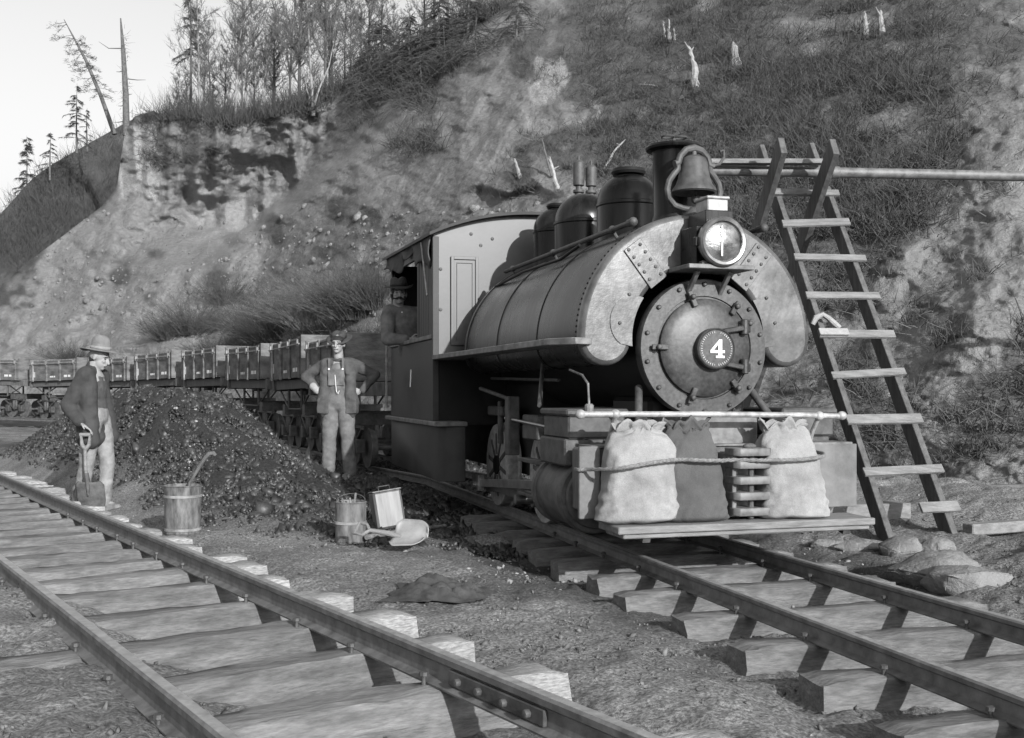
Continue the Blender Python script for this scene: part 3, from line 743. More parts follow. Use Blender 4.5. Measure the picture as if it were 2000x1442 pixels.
# riveted straps and inner patch plates on the tank front
def polar(r, t, y): return Vector((r * math.cos(t), y, 1.45 + r * math.sin(t)))
for sgn in (1, -1):
    t = math.radians(90 + sgn * 38); c = Vector((math.cos(t), 0, math.sin(t))); q = Vector((-c.z, 0, c.x))
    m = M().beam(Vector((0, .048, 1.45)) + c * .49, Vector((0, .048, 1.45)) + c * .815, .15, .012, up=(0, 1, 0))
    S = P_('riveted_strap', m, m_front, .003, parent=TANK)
    m = M()
    for i in range(5):
        for w in (-.045, .045):
            m.lathe([(.013, 0), (.011, -.008), (.003, -.011)], Vector((0, .042, 1.45)) + c * (.53 + .062 * i + (.02 if w > 0 else 0)) + q * w, (0, 1, 0), 8)
    P_('strap_rivets', m, m_iron, parent=S)
for t0, t1 in ((146, 186), (-6, 34)):
    pts = []
    for k in range(17):
        u = k / 16; t = math.radians(t0 + (t1 - t0) * u); pts.append((.5, t))
    out = []
    for k in range(17):
        u = 1 - k / 16; t = math.radians(t0 + (t1 - t0) * u); out.append((.50 + .17 * (math.sin(math.pi * min(max(u, .0), 1)) ** .45) + .002, t))
    m = M().prism([(r, t) for r, t in pts + out], lambda r, t, d: polar(r, t, d), .046, .056)
    P_('patch_plate', m, m_front, parent=TANK, smooth=0)
m = M()
for a in (100, 80, 150, 170, 30, 12):
    m.lathe([(.013, 0), (.011, -.008), (.003, -.011)], polar(.60, math.radians(a), .044), (0, 1, 0), 8)
P_('front_rivets', m, m_iron, parent=TANK)
# running boards
for sg in (-1, 1):
    poly = [(sg * .80, .9), (sg * .93, .9), (sg * 1.06, 1.0)] if sg > 0 else [(sg * .80, .02), (sg * .93, -.02), (sg * 1.06, .2)]
    poly += [(sg * 1.12, 3.64), (sg * .80, 3.64)]
    P_('running_board', M().prism(poly, lambda a, b, d: Vector((a, b, d)), 1.405, 1.45), m_trim, .004)
# domes
def dome(name, s, r, zt, q=0):
    zb = 2.15; hgt = zt - zb; zs = zt - r * .95
    prof = [(r * 1.06, zb), (r * 1.02, zb + .06), (r, zb + .09), (r, zs - .03), (r * 1.03, zs - .02), (r * 1.03, zs), (r * 1.0, zs + .006)]
    prof += [(r * math.cos(t), zs + .006 + (zt - zs) * math.sin(t)) for t in [math.pi / 2 * k / 10 for k in range(1, 10)]] + [(.01, zt + .006)]
    return P_(name, M().lathe(prof, (q, s, 0), (0, 0, 1), 40), m_tank)
d1 = dome('front_sand_dome', 1.32, .255, 2.84)
P_('dome_hatch', M().lathe([(.13, 0), (.14, .02), (.13, .045), (.02, .05)], (0, 1.32, 2.835), (0, 0, 1), 24), m_black, parent=d1)
dome('steam_dome', 2.36, .265, 2.86)
d3 = dome('rear_sand_dome', 3.1, .235, 2.86)
P_('dome_hatch', M().lathe([(.1, 0), (.11, .02), (.1, .04), (.02, .045)], (0, 3.1, 2.855), (0, 0, 1), 24), m_black, parent=d3)
# stack
m = M().lathe([(.20, 2.2), (.175, 2.32), (.155, 2.38), (.155, 2.83), (.165, 2.845), (.205, 2.86), (.212, 2.875), (.205, 2.89), (.14, 2.905), (.02, 2.91)], (.03, .52, 0), (0, 0, 1), 40)
ST = P_('smokestack', m, m_tank)
m = M().tube([(.03, .52, 2.90), (.03, .52, 2.955)], .015, 8)
for sg in (-1, 1):
    m.tube([(.03 + sg * .05 + .045 * math.cos(2 * math.pi * k / 12), .52 + .045 * math.sin(2 * math.pi * k / 12), 2.96) for k in range(13)], .007, 6)
P_('lid_handle', m, m_iron, parent=ST)
# whistle and safety valve
for nm, q, h in (('whistle', .27, 3.37), ('safety_valve', .40, 3.33)):
    m = M().lathe([(.03, 2.4), (.03, 2.95), (.05, 2.96), (.05, 3.0), (.035, 3.01), (.035, 3.04), (.055, 3.05), (.055, 3.075), (.03, 3.08), (.03, 3.11), (.055, 3.12), (.055, h - .03), (.04, h - .01), (.012, h), (.012, h + .04)], (q, 3.25, 0), (0, 0, 1), 16)
    P_(nm, m, m_iron)
# bell
bx, bs = .035, .2
prof = [(.158, 2.50), (.155, 2.515), (.13, 2.55), (.112, 2.60), (.102, 2.66), (.098, 2.70), (.085, 2.735), (.05, 2.755), (.02, 2.76), (.018, 2.80)]
BL = P_('bell', M().lathe(prof[::-1] + [(.145, 2.49), (.12, 2.54), (.1, 2.6), (.08, 2.7)], (bx, bs, 0), (0, 0, 1), 36), m_iron)
P_('clapper', M().tube([(bx, bs, 2.7), (bx + .01, bs, 2.46)], .012, 8).ell((bx + .01, bs, 2.45), (.03, .03, .035)), m_iron, parent=BL)
def arm(sg):
    return [(bx + sg * x, bs, z) for x, z in [(.0, 2.375), (.08, 2.38), (.15, 2.40), (.195, 2.45), (.205, 2.51), (.19, 2.57), (.155, 2.62), (.125, 2.655), (.125, 2.69)]]
m = M().tube(arm(-1), .022, 10).tube(arm(1), .022, 10).lathe([(.1, 2.29), (.09, 2.33), (.05, 2.38), (.04, 2.39)], (bx, bs, 0), (0, 0, 1), 20)
P_('bell_stand', m, m_iron)
m = M().tube([(bx - .15, bs, 2.69), (bx - .12, bs, 2.70), (bx - .105, bs, 2.75), (bx - .06, bs, 2.795), (bx, bs, 2.81), (bx + .06, bs, 2.795), (bx + .105, bs, 2.75), (bx + .12, bs, 2.70), (bx + .15, bs, 2.69)], [.03, .026, .024, .026, .03, .026, .024, .026, .03], 10)
m.tube([(bx + .14, bs, 2.69), (bx + .20, bs, 2.71), (bx + .235, bs, 2.76), (bx + .23, bs, 2.81), (bx + .2, bs, 2.80)], .011, 8)
P_('bell_yoke', m, m_iron)
# headlamp
hx, hs, hz = .012, -.27, 2.085
m = M().box(hx - .2 - .04, hx + .24 - .0, -.27, .054, 1.905, 1.935)
m.beam((-.12, .05, 1.70), (-.12, -.18, 1.90), .03, .03).beam((.12, .05, 1.70), (.12, -.18, 1.90), .03, .03)
P_('lamp_shelf', m, m_trim, .004)
m = M().lathe([(.155, .0), (.163, .02), (.16, .05), (.145, .06), (.145, .10), (.155, .30)], (hx, hs, hz), (0, 1, 0), 40)
m.box(hx - .15, hx + .15, hs + .08, hs + .32, 1.94, 2.2).box(hx - .10, hx + .10, hs + .04, hs + .30, 2.2, 2.30)
m.box(hx - .185, hx - .15, hs + .02, hs + .06, hz - .03, hz + .03).box(hx + .15, hx + .185, hs + .02, hs + .06, hz - .03, hz + .03)
HL = P_('headlamp', m, m_tank, .004)
P_('lamp_foot', M().box(hx - .13, hx + .13, hs + .03, hs + .3, 1.936, 1.96), m_trim, .004, parent=HL)
P_('lamp_chimney', M().box(hx - .075, hx + .075, hs + .06, hs + .24, 2.30, 2.38).box(hx - .085, hx + .085, hs + .05, hs + .25, 2.38, 2.40), m_pipe, .006, parent=HL)
P_('lens_rim', M().lathe([(.165, .02), (.167, -.02), (.155, -.035), (.138, -.03), (.135, .0), (.14, .02)], (hx, hs, hz), (0, 1, 0), 48), m_bright, parent=HL)
m = M().lathe([(.137, -.012), (.12, -.02), (.07, -.03), (.01, -.034)], (hx, hs, hz), (0, 1, 0), 40); P_('lens', m, m_glass, parent=HL)
P_('burner', M().tube([(hx - .02, hs - .036, hz - .10), (hx - .02, hs - .036, hz + .10)], .007, 8).tube([(hx - .02, hs - .036, hz + .03), (hx - .02, hs - .036, hz + .07)], .012, 8), m_white, parent=HL)
# handrails
for sg in (-1, 1):
    t = math.radians(90 - sg * 32 if sg > 0 else 90 + 32); R0 = .935
    x, z = R0 * math.cos(t), 1.45 + R0 * math.sin(t)
    m = M().tube([(x, .05, z), (x, 3.2, z)], .019, 10).ell((x, .04, z), (.032, .032, .032)).tube([(x, .05, z), (x, .12, z)], .026, 10)
    for s in (.42, 1.75, 2.95):
        m.tube([(x * .92, s, 1.45 + (z - 1.45) * .92), (x, s, z)], .013, 8).ell((x, s, z), (.03, .034, .03))
    P_('handrail', m, m_iron)
m = M().tube([(-.58, 3.25, 2.1), (-.62, 2.2, 2.13), (-.62, 1.2, 2.12), (-.55, .95, 2.2)], .013, 8); P_('sand_pipe', m, m_black)
# cab
cf, cr, hw = 3.66, 6.1, 1.1
def roofz(q, s): return 2.90 - .22 * (abs(q) / 1.1) ** 2.2 + (s - cf) * .025
N_ = 28
poly = [(-hw + 2 * hw * k / N_, roofz(-hw + 2 * hw * k / N_, cf) - .02) for k in range(N_ + 1)] + [(hw, 1.4), (-hw, 1.4)]
m = M().prism([(a, b) for a, b in poly], lambda a, b, d: Vector((a, d, b)), cf, cf + .03)
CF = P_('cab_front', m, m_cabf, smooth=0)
m = M()
for q0, q1, z0, z1 in ((-.93, -.915, 1.55, 2.42), (-.665, -.65, 1.55, 2.42), (-.93, -.65, 2.405, 2.42), (-.93, -.65, 1.55, 1.565)): m.box(q0, q1, cf - .02, cf, z0, z1)
m.box(-.93 + .04, -.65 - .04, cf - .012, cf, 1.6, 2.37)
P_('lower_front_shade_sheet', M().box(-hw, hw, cf + .004, cf + .026, .76, 1.399), m_black)  # black painted sheet; its tone also stands in for the tank's shadow
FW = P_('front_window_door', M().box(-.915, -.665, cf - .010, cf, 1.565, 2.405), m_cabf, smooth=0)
m = M()
for q0, q1, z0, z1 in ((-.93, -.90, 1.55, 2.43), (-.68, -.65, 1.55, 2.43), (-.90, -.68, 2.40, 2.43), (-.90, -.68, 1.55, 1.58)): m.box(q0, q1, cf - .028, cf - .011, z0, z1)
for q0, q1, z0, z1 in ((-.872, -.866, 1.6, 2.37), (-.714, -.708, 1.6, 2.37), (-.866, -.714, 2.362, 2.368)): m.box(q0, q1, cf - .018, cf - .011, z0, z1)
P_('window_frame', m, m_cabf, .002, parent=FW)
m = None
for q, z in ((-.72, 2.66), (-.62, 2.55), (-.5, 2.62), (-1.03, 2.3), (-1.03, 1.9)): P_('bolt', M().lathe([(.018, 0), (.016, -.008), (.004, -.012)], (q, cf - .001, z), (0, 1, 0), 8), m_iron, parent=CF)
m = M(); NS = 8
v = []; f = []
for j in range(NS + 1):
    s = cf - .10 + (cr + .28 - cf + .10) * j / NS
    for k in range(N_ + 1):
        q = (-hw - .06) + 2 * (hw + .06) * k / N_
        v.append((q, s, roofz(q, s)));
nn = N_ + 1
off = len(v); v += [(a, b, c - .03) for a, b, c in v]
for j in range(NS):
    for k in range(N_):
        a = j * nn + k; f.append((a, a + 1, a + nn + 1, a + nn)); f.append((off + a, off + a + nn, off + a + nn + 1, off + a + 1))
for k in range(N_):
    f.append((k, off + k, off + k + 1, k + 1)); a = NS * nn + k; f.append((a, a + 1, off + a + 1, off + a))
for j in range(NS):
    a = j * nn; f.append((a, a + nn, off + a + nn, off + a)); a += N_; f.append((a, off + a, off + a + nn, a + nn))
P_('cab_roof', M().add(v, f), m_black, smooth=40)
for sg in (-1, 1):
    x0, x1 = sorted((sg * hw, sg * (hw - .03)))
    P_('side_panel', M().box(x0, x1, cf + .03, cr, .80, 1.61), m_cabs, .004)
    y0, y1 = sorted((sg * (hw + .02), sg * (hw - .06)))
    P_('window_sill', M().box(y0, y1, cf + .04, cr + .03, 1.612, 1.655), m_trim, .006)
    m = M().box(x0, x1, cf + .032, cf + .15, 1.657, 2.64).box(x0, x1, cf + .75, cf + .83, 1.657, 2.66).box(x0, x1, cr - .08, cr, 1.657, 2.70).box(x0, x1, cf + .152, cr - .09, 2.5, 2.63)
    P_('window_posts', m, m_cabs, .004)
    m = M().box(x0 + .006, x1 - .006, cf + .152, cf + .748, 1.657, 2.498)
    for k in range(1, 5): m.box(*sorted((sg * hw * .999, sg * (hw - .003))), cf + .15 + k * .12, cf + .156 + k * .12, 1.66, 2.49)
    P_('sliding_shutter', m, m_cabs, .002)
    P_('corner_post', M().box(*sorted((sg * (hw + .012), sg * (hw - .05))), cf - .012, cf + .035, .80, 2.62), m_cabs, .004)
    P_('footplate', M().box(*sorted((sg * (hw + .06), sg * .84)), cf - .35, cr + .08, .755, .80), m_trim, .006)
    # curved sheet below the footplate
    pts = [(sg * .86, cf - .34), (sg * (hw - .16), cf - .34), (sg * (hw - .06), cf - .30), (sg * hw, cf - .2), (sg * hw, cr - .02), (sg * (hw - .06), cr + .04), (sg * .86, cr + .04)]
    P_('lower_apron', M().prism(pts, lambda a, b, d: Vector((a, b, d)), .22, .754), m_cabs, .006)
    P_('step_rail', M().tube([(sg * (hw + .05), cr + .02, 1.72), (sg * (hw + .05), cr + .05, .95), (sg * (hw + .02), cr + .05, .9)], .014, 8), m_pipe)
P_('cab_back', M().box(-hw + .04, hw - .04, cr - .03, cr, .80, 1.5).box(-hw + .04, -.45, cr - .03, cr, 1.5, 2.6).box(.45, hw - .04, cr - .03, cr, 1.5, 2.6), m_black)
P_('cab_floor', M().box(-hw + .04, hw - .04, cf + .04, cr - .04, .80, .84), m_black)
P_('backhead', M().lathe([(.5, 0), (.5, .45), (.45, .5), (.02, .5)], (0, cf, 1.5), (0, 1, 0), 32), m_black)
v = []; f = []; nx, nz = 40, 8
for i in range(nx + 1):
    for j in range(nz + 1):
        u = i / nx; w = j / nz; s = cf + .05 + u * (cr + .18 - cf - .05)
        drop = .10 + .20 * (.5 + .5 * math.sin(u * 9 + .6)) * (1 - .3 * u) + .05 * math.sin(u * 31)
        v.append((-hw - .03 - .035 * math.sin(w * 3 + u * 23) * w, s, roofz(hw, s) - .03 - w * drop))
for i in range(nx):
    for j in range(nz): a = i * (nz + 1) + j; f.append((a, a + 1, a + nz + 2, a + nz + 1))
cu = P_('rolled_curtain', M().add(v, f), m_denimd, smooth=60); sm = cu.modifiers.new('t', 'SOLIDIFY'); sm.thickness = .012
P_('curtain_strut', M().tube([(-hw - .035, cf + .45, 2.62), (-hw - .035, cf + .15, 2.05)], .009, 6), m_pipe)
m = M().tube([(-hw - .004, cf + 1.15, 1.33), (-hw - .012, cf + 1.15, 1.14)], .008, 6); P_('side_latch', m, m_white)
# frame, wheels and motion
m = M().box(-.42, -.36, -.3, cr, .32, .78).box(.30, .36, -.3, cr, .32, .78).box(-.36, .30, .2, .5, .35, .9)
P_('frame', m, m_black, .01)
P_('saddle_casting', M().box(-.33, .33, .15, .85, .7, 1.05), m_black, .03)
def wheel(s, q, sg):
    r = .39
    W = P_('driving_wheel', M().lathe([(.09, -.075), (.09, -.055), (.30, -.045), (.315, -.04), (.315, .02), (.09, .03), (.09, .05)], (q, s, r), (-sg, 0, 0), 44), m_black)
    P_('tyre', M().lathe([(.32, -.055), (.386, -.06), (.39, -.05), (.388, .035), (.415, .045), (.415, .065), (.32, .06)], (q, s, r), (-sg, 0, 0), 56), m_pipe, parent=W)
    sp = M()
    for k in range(10):
        t = 2 * math.pi * k / 10 + .2
        sp.beam((q + sg * .055, s + .1 * math.cos(t), r + .1 * math.sin(t)), (q + sg * .052, s + .3 * math.cos(t), r + .3 * math.sin(t)), .035, .02, up=(1, 0, 0))
    P_('spokes', sp, m_iron, parent=W)
    P_('crank_pin', M().tube([(q + sg * .05, s + .02, r - .19), (q + sg * .30, s + .02, r - .19)], .04, 16), m_bright, parent=W)
for s in (1.75, 3.2):
    for q, sg in ((-.52, -1), (.44, 1)): wheel(s, q, sg)
    P_('axle', M().tube([(-.5, s, .39), (.42, s, .39)], .06, 16), m_black)
for sg, q in ((-1, -.52), (1, .44)):
    m = M().beam((q + sg * .13, 1.77, .20), (q + sg * .13, 3.22, .20), .035, .09).lathe([(.07, -.025), (.07, .025)], (q + sg * .13, 1.77, .20), (1, 0, 0), 20).lathe([(.07, -.025), (.07, .025)], (q + sg * .13, 3.22, .20), (1, 0, 0), 20)
    P_('side_rod', m, m_bright, .004)
    m = M().beam((q + sg * .24, 1.1, .37), (q + sg * .24, 3.22, .22), .03, .075).lathe([(.075, -.03), (.075, .03)], (q + sg * .24, 3.22, .20), (1, 0, 0), 20).box(q + sg * .24 - .03, q + sg * .24 + .03, 3.1, 3.34, .15, .30)
    P_('main_rod', m, m_bright, .004)
    m = M().box(q + sg * .24 - .05, q + sg * .24 + .05, .55, 1.75, .52, .55).box(q + sg * .24 - .05, q + sg * .24 + .05, .55, 1.75, .25, .275).box(q + sg * .24 - .04, q + sg * .24 + .04, 1.05, 1.28, .28, .518)
    P_('crosshead_guide', m, m_iron, .004)
    x = q + sg * .31
    m = M().lathe([(.235, -.02), (.245, .0), (.245, .04), (.225, .05), (.225, .56), (.245, .57), (.245, .61), (.2, .63), (.06, .64)], (x, -.10, .40), (0, 1, 0), 40)
    CY = P_('cylinder', m, m_iron)
    P_('cylinder_cover', M().lathe([(.21, -.03), (.20, -.05), (.12, -.055), (.02, -.06)], (x, -.10, .40), (0, 1, 0), 32), m_iron, parent=CY)
    P_('steam_chest', M().box(x - .20, x + .20, -.08, .45, .60, .78).box(x - .18, x + .22, -.10, .42, .78, .93).box(x - .20, x + .24, -.12, .45, .931, .975), m_iron, .012)
    P_('valve_rod', M().tube([(x + .05, .45, .80), (x + .05, 2.2, .86)], .014, 8), m_bright)
    P_('rocker', M().box(x + .02, x + .12, 2.0, 2.12, .55, 1.05).tube([(x + .06, 2.06, 1.02), (x + .06, 3.1, 1.12)], .02, 8), m_iron, .01)
    P_('frame_bracket', M().box(x + .08, x + .18, 1.4, 1.8, .7, .9), m_iron, .01)
    P_('oil_box', M().box(x - .02, x + .12, .75, .93, .56, .72), m_iron, .01)
    P_('grease_cup', M().lathe([(.02, .70), (.02, .76), (.03, .77), (.03, .82), (.01, .83)], (x, .85, 0), (0, 0, 1), 12), m_bright)
P_('spring_gear', M().box(-.62, -.44, 2.9, 3.4, .86, .95).tube([(-.6, 3.0, .6), (-.6, 3.0, 1.0)], .03, 8), m_iron, .01)
for q0, q1, nm in ((-.78, -1.0, 'stay_rod'), ):
    P_(nm, M().tube([(-.72, 1.3, 1.42), (-1.0, .55, .99)], .016, 8), m_iron)
P_('reach_rod', M().tube([(-.55, 3.5, 1.22), (-.60, 1.3, 1.18)], .014, 8), m_iron)
P_('lubricator_pipe', M().tube([(-.86, .3, 1.24), (-.87, .02, 1.2), (-.88, -.12, 1.14), (-.88, -.14, 1.0)], .008, 8).lathe([(.03, .96), (.03, 1.0), (.02, 1.01)], (-.88, -.14, 0), (0, 0, 1), 10), m_trim)
# pilot beam, deck, rails
BM = P_('buffer_beam', M().box(-1.0, .96, -.36, -.14, .33, .73), m_woodd, .012)
P_('beam_cap_board', M().box(-1.04, -.90, -.395, -.364, .29, .745), m_beam, .005, parent=BM)
P_('beam_face_plate', M().box(.36, .97, -.375, -.363, .31, .735), m_beam, .004, parent=BM)
P_('beam_top_plate', M().box(-.95, .94, -.37, -.14, .732, .748), m_trim, .003, parent=BM)
P_('deck_board', M().box(-.90, .89, -.70, -.36, .225, .27).box(-.86, .86, -.68, -.38, .195, .224), m_wood, .006)
for q in (-.7, .7): P_('deck_bracket', M().beam((q, -.15, .33), (q, -.66, .18), .05, .03), m_iron)
m = M().box(-.07, .31, -.46, -.376, .285, .70)
CP = P_('coupler_pocket', m, m_trim, .01)
m = M()
for z in (.30, .40, .50, .60, .68):
    for k in range(1): m.prism([(-.07, -.46), (-.07, -.58), (-.04, -.62), (.17, -.62), (.20, -.58), (.20, -.46)], lambda a, b, d: Vector((a, b, d)), z, z + .05)
m.box(-.065, -.035, -.56, -.46, .30, .70).box(.165, .195, -.56, -.46, .30, .70)
P_('coupler_ribs', m, m_trim, .005, parent=CP)
P_('coupler_pin', M().tube([(.065, -.56, .28), (.065, -.56, .73)], .018, 10).ell((.06, -.55, .74), (.045, .03, .02)), m_rust, parent=CP)
P_('pin_chain', M().tube([(.25, -.47, .6), (.26, -.48, .45), (.25, -.48, .38), (.27, -.48, .34)], .012, 6), m_iron, parent=CP)
m = M().tube([(-1.06, -.5, .95), (-.2, -.51, .945), (.5, -.5, .935), (.76, -.5, .925)], .019, 12)
for q in (-1.07, -.84, .60, .77): m.ell((q, -.5, .95 if q < 0 else .93), (.034, .03, .03))
for q in (-.84, .60): m.tube([(q, -.5, .93), (q, -.42, .83), (q, -.36, .70)], .015, 8)
P_('front_handrail', m, m_pipe)
for sg in (-1, 1):
    P_('smokebox_brace', M().tube([(sg * .42, .12, 1.12), (sg * .56, -.2, .74)], .027, 12), m_iron)
m = M().box(-.3, .26, -.30, .2, .735, .95); P_('valve_box', m, m_trim, .01)
P_('upright_stake', M().box(.31, .40, -.40, -.36, .32, .76), m_woodd, .004)
# ---------------------------------------------------------------- trestle ladder and pipe
LD = empty('trestle_ladder', (3.1, 9.9, 0), 0, 'tall plank trestle ladder with nailed rungs standing right of the locomotive', 'ladder')
def rel(p): return Vector(p) - Vector((3.1, 9.9, 0))
SB = [(Vector((2.93, 8.36, -.12)), Vector((2.66, 11.5, 3.64))), (Vector((3.47, 8.46, -.12)), Vector((3.19, 11.5, 3.66)))]
for b, t in SB:
    M().beam(rel(b), rel(t), .05, .20, up=(0, -1, .7), ext=.02).build('stringer', m_woodd, LD, bevel=.004)
def solve(py, b, t):
    lo, hi = 0., 1.
    for _ in range(40):
        md = (lo + hi) / 2; p = b + (t - b) * md; y = HZ - F * (p.z - EYE) / p.y
        if y > py: lo = md
        else: hi = md
    return b + (t - b) * lo
nrm = Vector((0, -.77, .63))
rh = [392, 451, 522, 593, 668, 747, 834, 937, 1010]
for i, py in enumerate(rh):
    a = solve(py, *SB[0]); b = solve(py - (2 if py > 700 else -1), *SB[1])
    d = (b - a).normalized(); a = a + nrm * .115 - d * .06; b = b + nrm * .115 + d * (.06 + .05 * random.random())
    if i == 8: a = a + d * .38
    w = .085 + random.uniform(-.012, .012); a.z += random.uniform(-.018, .018); b.z += random.uniform(-.018, .018)
    M().beam(rel(a), rel(b), .026, w, up=(0, .63, .77)).build('rung', m_wood, LD, bevel=.003)
    if i == 0:
        M().beam(rel(a + nrm * .02), rel(a + (b - a) * .5 + nrm * .02), .018, w * 1.08, up=(0, .63, .77)).build('rung_patch', m_wood, LD, bevel=.003)
    if i == 4:
        M().beam(rel(a + nrm * .03 - d * .0), rel(a + d * .27 + nrm * .03), .02, .075, up=(0, .63, .77)).build('pale_rung_block', m_glove, LD, bevel=.003)
for b, t in ((Vector((2.31, 14.4, 0)), Vector((2.58, 10.25, 3.44))), (Vector((2.86, 14.4, 0)), Vector((3.09, 10.3, 3.44)))):
    M().beam(rel(b), rel(t), .06, .23, up=(0, -1, -.8)).build('rear_leg', m_woodd, LD, bevel=.004)
M().beam(rel((1.98, 10.75, 3.385)), rel((3.1, 10.75, 3.385)), .12, .045).build('cross_board', m_wood, LD, bevel=.003)
pp = empty('water_pipe', (2, 10.85, 3.3), 0, 'long level iron pipe resting in the crotch of the trestle ladder', 'pipe')
M().tube([(-.04, 0, .02), (.1, 0, .02), (1.3, 0, .0), (3.1, .03, -.03), (5.6, .06, -.05), (9, .1, -.08)], .052, 16).build('pipe_run', m_rail, pp)
M().tube([(1.22, .0, .0), (1.30, .0, .0)], .062, 16).build('pipe_coupling', m_rail, pp, bevel=.004)
gl = M().tube([(-.09, 0, .0), (-.06, 0, .06), (.0, 0, .09), (.05, 0, .06), (.12, .02, -.0), (.16, .02, -.03)], [.022, .03, .024, .024, .03, .024], 10)
o = gl.build('pale_glove', m_glove, loc=solve(650, *SB[0]) + nrm * .14 + Vector((.0, 0, -.02)))
tag(o, 'pale rag or glove hung over a ladder rung beside the tank', 'glove')

# ---------------------------------------------------------------- sacks and rope
def sack(q, s, z, w, dp, h, lean, mt, label, seed, twist=0):
    nu, nv = 56, 72; V = []
    for i in range(nu + 1):
        u = i / nu
        wk = np.interp(u, [0, .03, .12, .5, .78, .9, .95, 1], [.90, 1.08, 1.06, .94, .90, .80, .66, .70])
        dk = np.interp(u, [0, .03, .15, .5, .75, .9, .95, 1], [.5, .85, 1.0, .98, .8, .42, .24, .30])
        for j in range(nv):
            t = 2 * math.pi * j / nv; c, s_ = math.cos(t), math.sin(t); e = .72
            x = w * wk * math.copysign(abs(c) ** e, c); y = dp * dk * math.copysign(abs(s_) ** e, s_)
            V.append((x, y, u))
    V = np.array(V); u = V[:, 2]
    th = np.arctan2(V[:, 1], V[:, 0]); r = 1 + .09 * fbm(V[:, 0] * 7, V[:, 1] * 7, u * 4 + seed, 3, seed) + .026 * np.sin(th * 17 + 4 * np.sin(u * 9 + seed)) * np.clip(np.abs(u - .45) * 2.2, 0, 1)
    # creases running in from the lower corners
    r += .03 * np.sin((u * 55) + V[:, 0] * 50 * np.sign(V[:, 0])) * np.exp(-((u - .2) / .13) ** 2) * np.clip(np.abs(V[:, 0]) / w, 0, 1)
    r += .06 * np.clip((u - .88) / .12, 0, 1) * np.sin(th * 7 + seed) 
    X = V[:, 0] * r + lean * u * h + .0; Y = V[:, 1] * r + .05 * u
    Z = u * h + .035 * np.clip((u - .85) / .15, 0, 1) * np.sin(th * 5 + seed * 2) + .012 * fbm(V[:, 0] * 6, V[:, 1] * 6, seed, 2, 4)
    Z -= .06 * np.clip(1 - u * 9, 0, 1) * 0
    idx = np.arange((nu + 1) * nv).reshape(nu + 1, nv); nx = np.roll(idx, -1, 1)
    Fq = np.stack([idx[:-1], nx[:-1], nx[1:], idx[1:]], -1).reshape(-1, 4)
    # close bottom and gathered mouth
    r_ = empty('sack', LW(q, s, z), AX, label, 'sack', 'filled sacks standing on the front board')
    V3 = np.stack([X, Y, Z], -1)
    v2 = V3.tolist(); f2 = Fq.tolist()
    me = M(); me.add(v2, f2)
    b = len(v2); me.add([(X[:nv].mean(), Y[:nv].mean(), .0), (X[-nv:].mean(), Y[-nv:].mean(), h * .965)], [])
    me.f += [(int(nx[0, j]), int(idx[0, j]), b) for j in range(nv)] + [(int(idx[-1, j]), int(nx[-1, j]), b + 1) for j in range(nv)]
    me.build('sack_body', mt, r_, smooth=70)
    # ruffled mouth
    k = M(); n = 60; top = []
    for i, (zz, ww, dd) in enumerate(((h * .93, .62, .26), (h * .965, .58, .22), (h * 1.0, .70, .36), (h * 1.03, .74, .42))):
        for j in range(n):
            t = 2 * math.pi * j / n; rr = 1 + .12 * math.sin(t * 6 + seed * 1.7) * (i / 3) + .09 * math.sin(t * 11 + seed)
            top.append((w * ww * math.cos(t) * rr + lean * h, dp * dd * math.sin(t) * rr + .05, zz + .03 * math.sin(t * 4 + seed) * i / 3 + .02 * math.sin(t * 9 + seed)))
    ff = [(i * n + j, i * n + (j + 1) % n, (i + 1) * n + (j + 1) % n, (i + 1) * n + j) for i in range(3) for j in range(n)]
    o = k.add(top, ff).build('sack_mouth', mt, r_, smooth=70); sm = o.modifiers.new('t', 'SOLIDIFY'); sm.thickness = .008
    return r_
sack(-.70, -.54, .272, .245, .15, .60, .03, m_sack, 'pale burlap sack, leftmost of three, frayed at its mouth', 3)
sack(-.32, -.53, .272, .205, .14, .61, -.05, m_sackd, 'dark burlap sack between the two pale ones', 8)
sack(.39, -.54, .272, .225, .15, .60, -.10, m_sack, 'pale burlap sack right of the coupler, stained near its base', 14)
rp = [(-1.035, -.30, .60), (-1.05, -.40, .60), (-1.0, -.44, .605), (-.93, -.60, .615), (-.85, -.685, .63), (-.7, -.705, .655), (-.55, -.695, .67), (-.45, -.66, .67), (-.36, -.685, .665), (-.2, -.675, .66), (-.1, -.60, .658), (.08, -.645, .655), (.15, -.655, .655), (.22, -.68, .655), (.36, -.70, .66), (.5, -.68, .672), (.56, -.62, .685), (.585, -.50, .69), (.585, -.37, .69)]
pts = []
for i in range(len(rp) - 1):
    for k in range(8):
        t = k / 8; p0, p1, p2, p3 = [Vector(rp[max(0, min(len(rp) - 1, i + o_))]) for o_ in (-1, 0, 1, 2)]
        pts.append(.5 * ((2 * p1) + (p2 - p0) * t + (2 * p0 - 5 * p1 + 4 * p2 - p3) * t * t + (3 * p1 - p0 - 3 * p2 + p3) * t ** 3))
m = M()
for ph in (0, 2.09, 4.19):
    m.tube([p + Vector((0, math.sin(ph + i * .8) * .0065, math.cos(ph + i * .8) * .0065)) for i, p in enumerate(pts)], .0075, 6)
o = m.build('rope', m_rope, loc=(BX, BY, 0), rz=AX, smooth=60); tag(o, 'single rope lashed across the three sacks and the coupler', 'rope')

